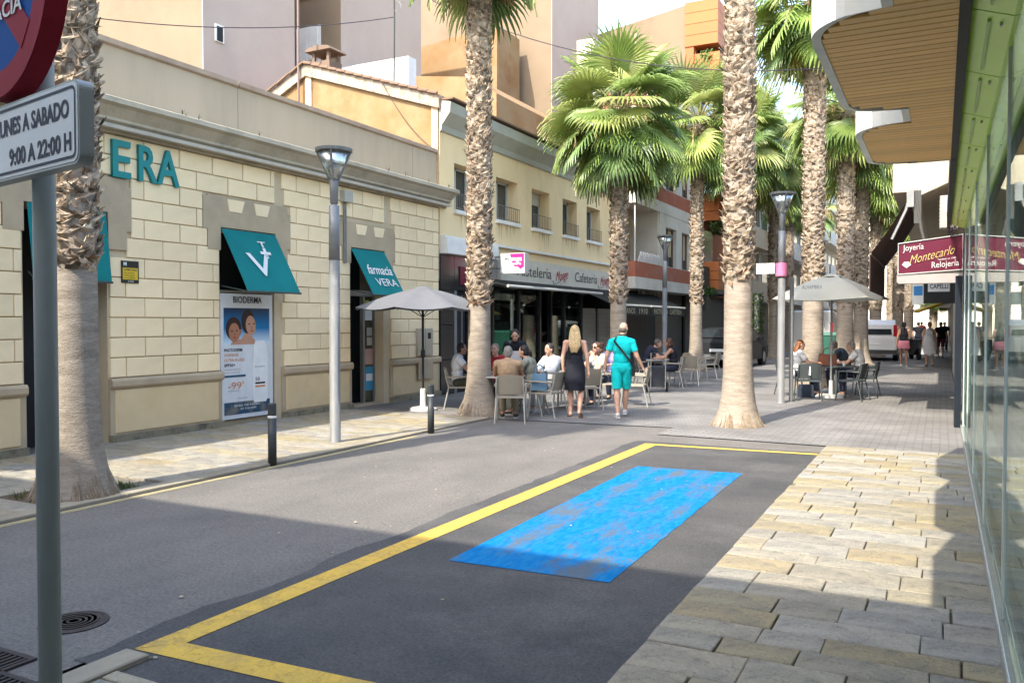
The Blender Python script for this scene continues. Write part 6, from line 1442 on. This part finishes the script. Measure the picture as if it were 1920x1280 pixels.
dgp_ = mat('dark_grey_car_paint', (.014, .016, .018), (.018, .02, .022), 1, .45, spec=.3); whp = mat('white_van_paint', (.66, .66, .66), (.62, .62, .62), 1, .3, spec=.6, coat=.6); slv = mat('silver_van_paint', (.42, .43, .44), (.4, .41, .42), 1, .3, coat=.6)
c1 = car('dark grey car parked behind the café terrace, seen from its rear', (-7.42, 31.0, 0.012), R(-2), dgp_, 4.5, 1.86, [(.15, .28), (4.3, .26), (4.5, .5), (4.45, .78), (3.5, .98), (2.65, 1.45), (1.7, 1.52), (.75, 1.46), (.18, 1.08), (.0, .95), (.02, .45)],
    [[(.75, 1.02), (1.6, 1.0), (1.6, 1.42), (.95, 1.40)], [(1.68, 1.0), (3.25, .99), (2.62, 1.37), (1.68, 1.42)]], .98, (.85, 3.6), .34, lampz=(.78, .94), plate=.62)
m = MB(); m.prism([(-.72, .22, 1.13), (.72, .22, 1.13), (.62, .69, 1.43), (-.62, .69, 1.43)], (0, -.02, .02)); m.done('rear_window', simple('car_glass', (.02, .025, .03)), c1)
m = MB(); m.box(-.9, .9, -.05, .1, .33, .52); m.done('bumper', simple('bumper_silver', (.12, .125, .125), .4), c1)
c2 = car('white compact van parked on the right, seen from behind', (-2.62, 40.0, .012), R(0), whp, 4.4, 1.83, [(.05, .3), (4.2, .28), (4.4, .55), (4.3, .95), (3.4, 1.12), (2.7, 1.72), (.35, 1.82), (.08, 1.6), (.0, 1.0), (-.02, .5)],
    [[(.5, 1.15), (1.5, 1.15), (1.5, 1.62), (.55, 1.62)], [(1.6, 1.15), (3.1, 1.13), (2.6, 1.6), (1.6, 1.62)]], 1.1, (.8, 3.55), .33, 'van', 'white_van', (1.1, 1.6), .72, .10)
m = MB(); m.prism([(-.7, .0, 1.18), (.7, .0, 1.18), (.64, .14, 1.62), (-.64, .14, 1.62)], (0, -.02, 0)); m.done('rear_window', simple('car_glass', (.02, .025, .03)), c2)
m = MB(); m.box(-.9, .9, -.08, .06, .32, .5); m.done('bumper', simple('bumper_black', (.05, .05, .05)), c2)
c3 = car('tall silver delivery van with rear ladder behind the slim palm', (-5.6, 42.8, .012), R(0), slv, 5.2, 1.95, [(.02, .4), (5.0, .35), (5.2, .7), (5.1, 1.1), (4.4, 1.3), (3.9, 2.05), (.2, 2.3), (.0, 2.2), (.0, 1.0)],
    [[(3.3, 1.25), (4.3, 1.25), (3.95, 1.85), (3.3, 1.9)]], 1.2, (.95, 4.1), .36, 'van', 'delivery_van', (1.0, 1.7), .75, .08)
m = MB()
for x in (.1, .42): m.tube([(x, -.06, .7), (x, -.06, 2.35)], .02, 6)
for k in range(6): m.tube([(.1, -.06, .85 + k * .27), (.42, -.06, .85 + k * .27)], .014, 6)
m.done('ladder', simple('ladder_dark', (.12, .12, .12)), c3); m = MB(); m.box(-.01, .01, -.012, 0, .5, 2.2); m.done('door_gap', dark_m, c3); m = MB(); m.box(-.5, .5, -.02, .3, 2.36, 2.5); m.done('roof_rack', simple('rack_grey', (.3, .3, .3)), c3)
m = MB(); m.box(-.97, .97, -.03, .05, .22, .5); m.done('bumper', simple('bumper_black', (.05, .05, .05)), c3)
car('white van far down the street in the middle', (-4.2, 72, .012), 0, whp, 5, 1.95, [(.02, .4), (5.0, .35), (5.2, .7), (5.1, 1.1), (4.4, 1.3), (3.9, 2.05), (.2, 2.3), (.0, 2.2), (.0, 1.0)], [], 1.2, (.95, 4.1), .36, 'van', 'delivery_van', (1.0, 1.7), .75, .08)
# scooter and green waste box
t = thing('motor_scooter', 'dark motor scooter parked by the far palms on the right', 'scooter', at(1716, 38.5), heading(1716, 15))
sc_m = simple('scooter_dark', (.03, .03, .035), .3)
for y in (-.6, .6): m = MB(); m.tube([(-.05, y, .25), (.05, y, .25)], .25, 20); m.done('wheel', simple('rubber', (.02, .02, .02)), t)
m = MB(); m.prism([(-.16, -.8, .5), (-.16, -.75, .85), (-.16, .0, .8), (-.16, .1, .35), (-.16, .5, .35), (-.16, .65, .95), (-.16, .72, .5), (-.16, .4, .22), (-.16, -.3, .22)], (.32, 0, 0)); m.done('body', sc_m, t)
m = MB(); m.tube([(-.33, .5, 1.05), (0, .58, 1.0), (.33, .5, 1.05)], .018, 6); m.done('handlebar', sc_m, t); m = MB(); m.slab((-.15, -.75, .85), PX, PY, PZ, .3, .6, .1, .03); m.done('seat', blackp, t)
t = thing('waste_container', 'dark green waste container behind the terrace under the cream umbrella', 'container', (-3.6, 33.0, 0))
m = MB(); m.prism([(-.5, -.35, .1), (.5, -.35, .1), (.58, -.4, 1.25), (-.58, -.4, 1.25)], (0, .75, 0)); m.done('bin', simple('bin_green', (.02, .10, .07), .5), t); m = MB(); m.prism([(-.6, -.43, 1.25), (.6, -.43, 1.25), (.56, -.40, 1.36), (-.56, -.40, 1.36)], (0, .82, 0)); m.done('lid', simple('bin_lid', (.02, .12, .085), .5), t)
for x in (-.4, .4): m = MB(); m.tube([(x - .03, -.25, .08), (x + .03, -.25, .08)], .08, 12); m.done('wheel', simple('rubber', (.02, .02, .02)), t)
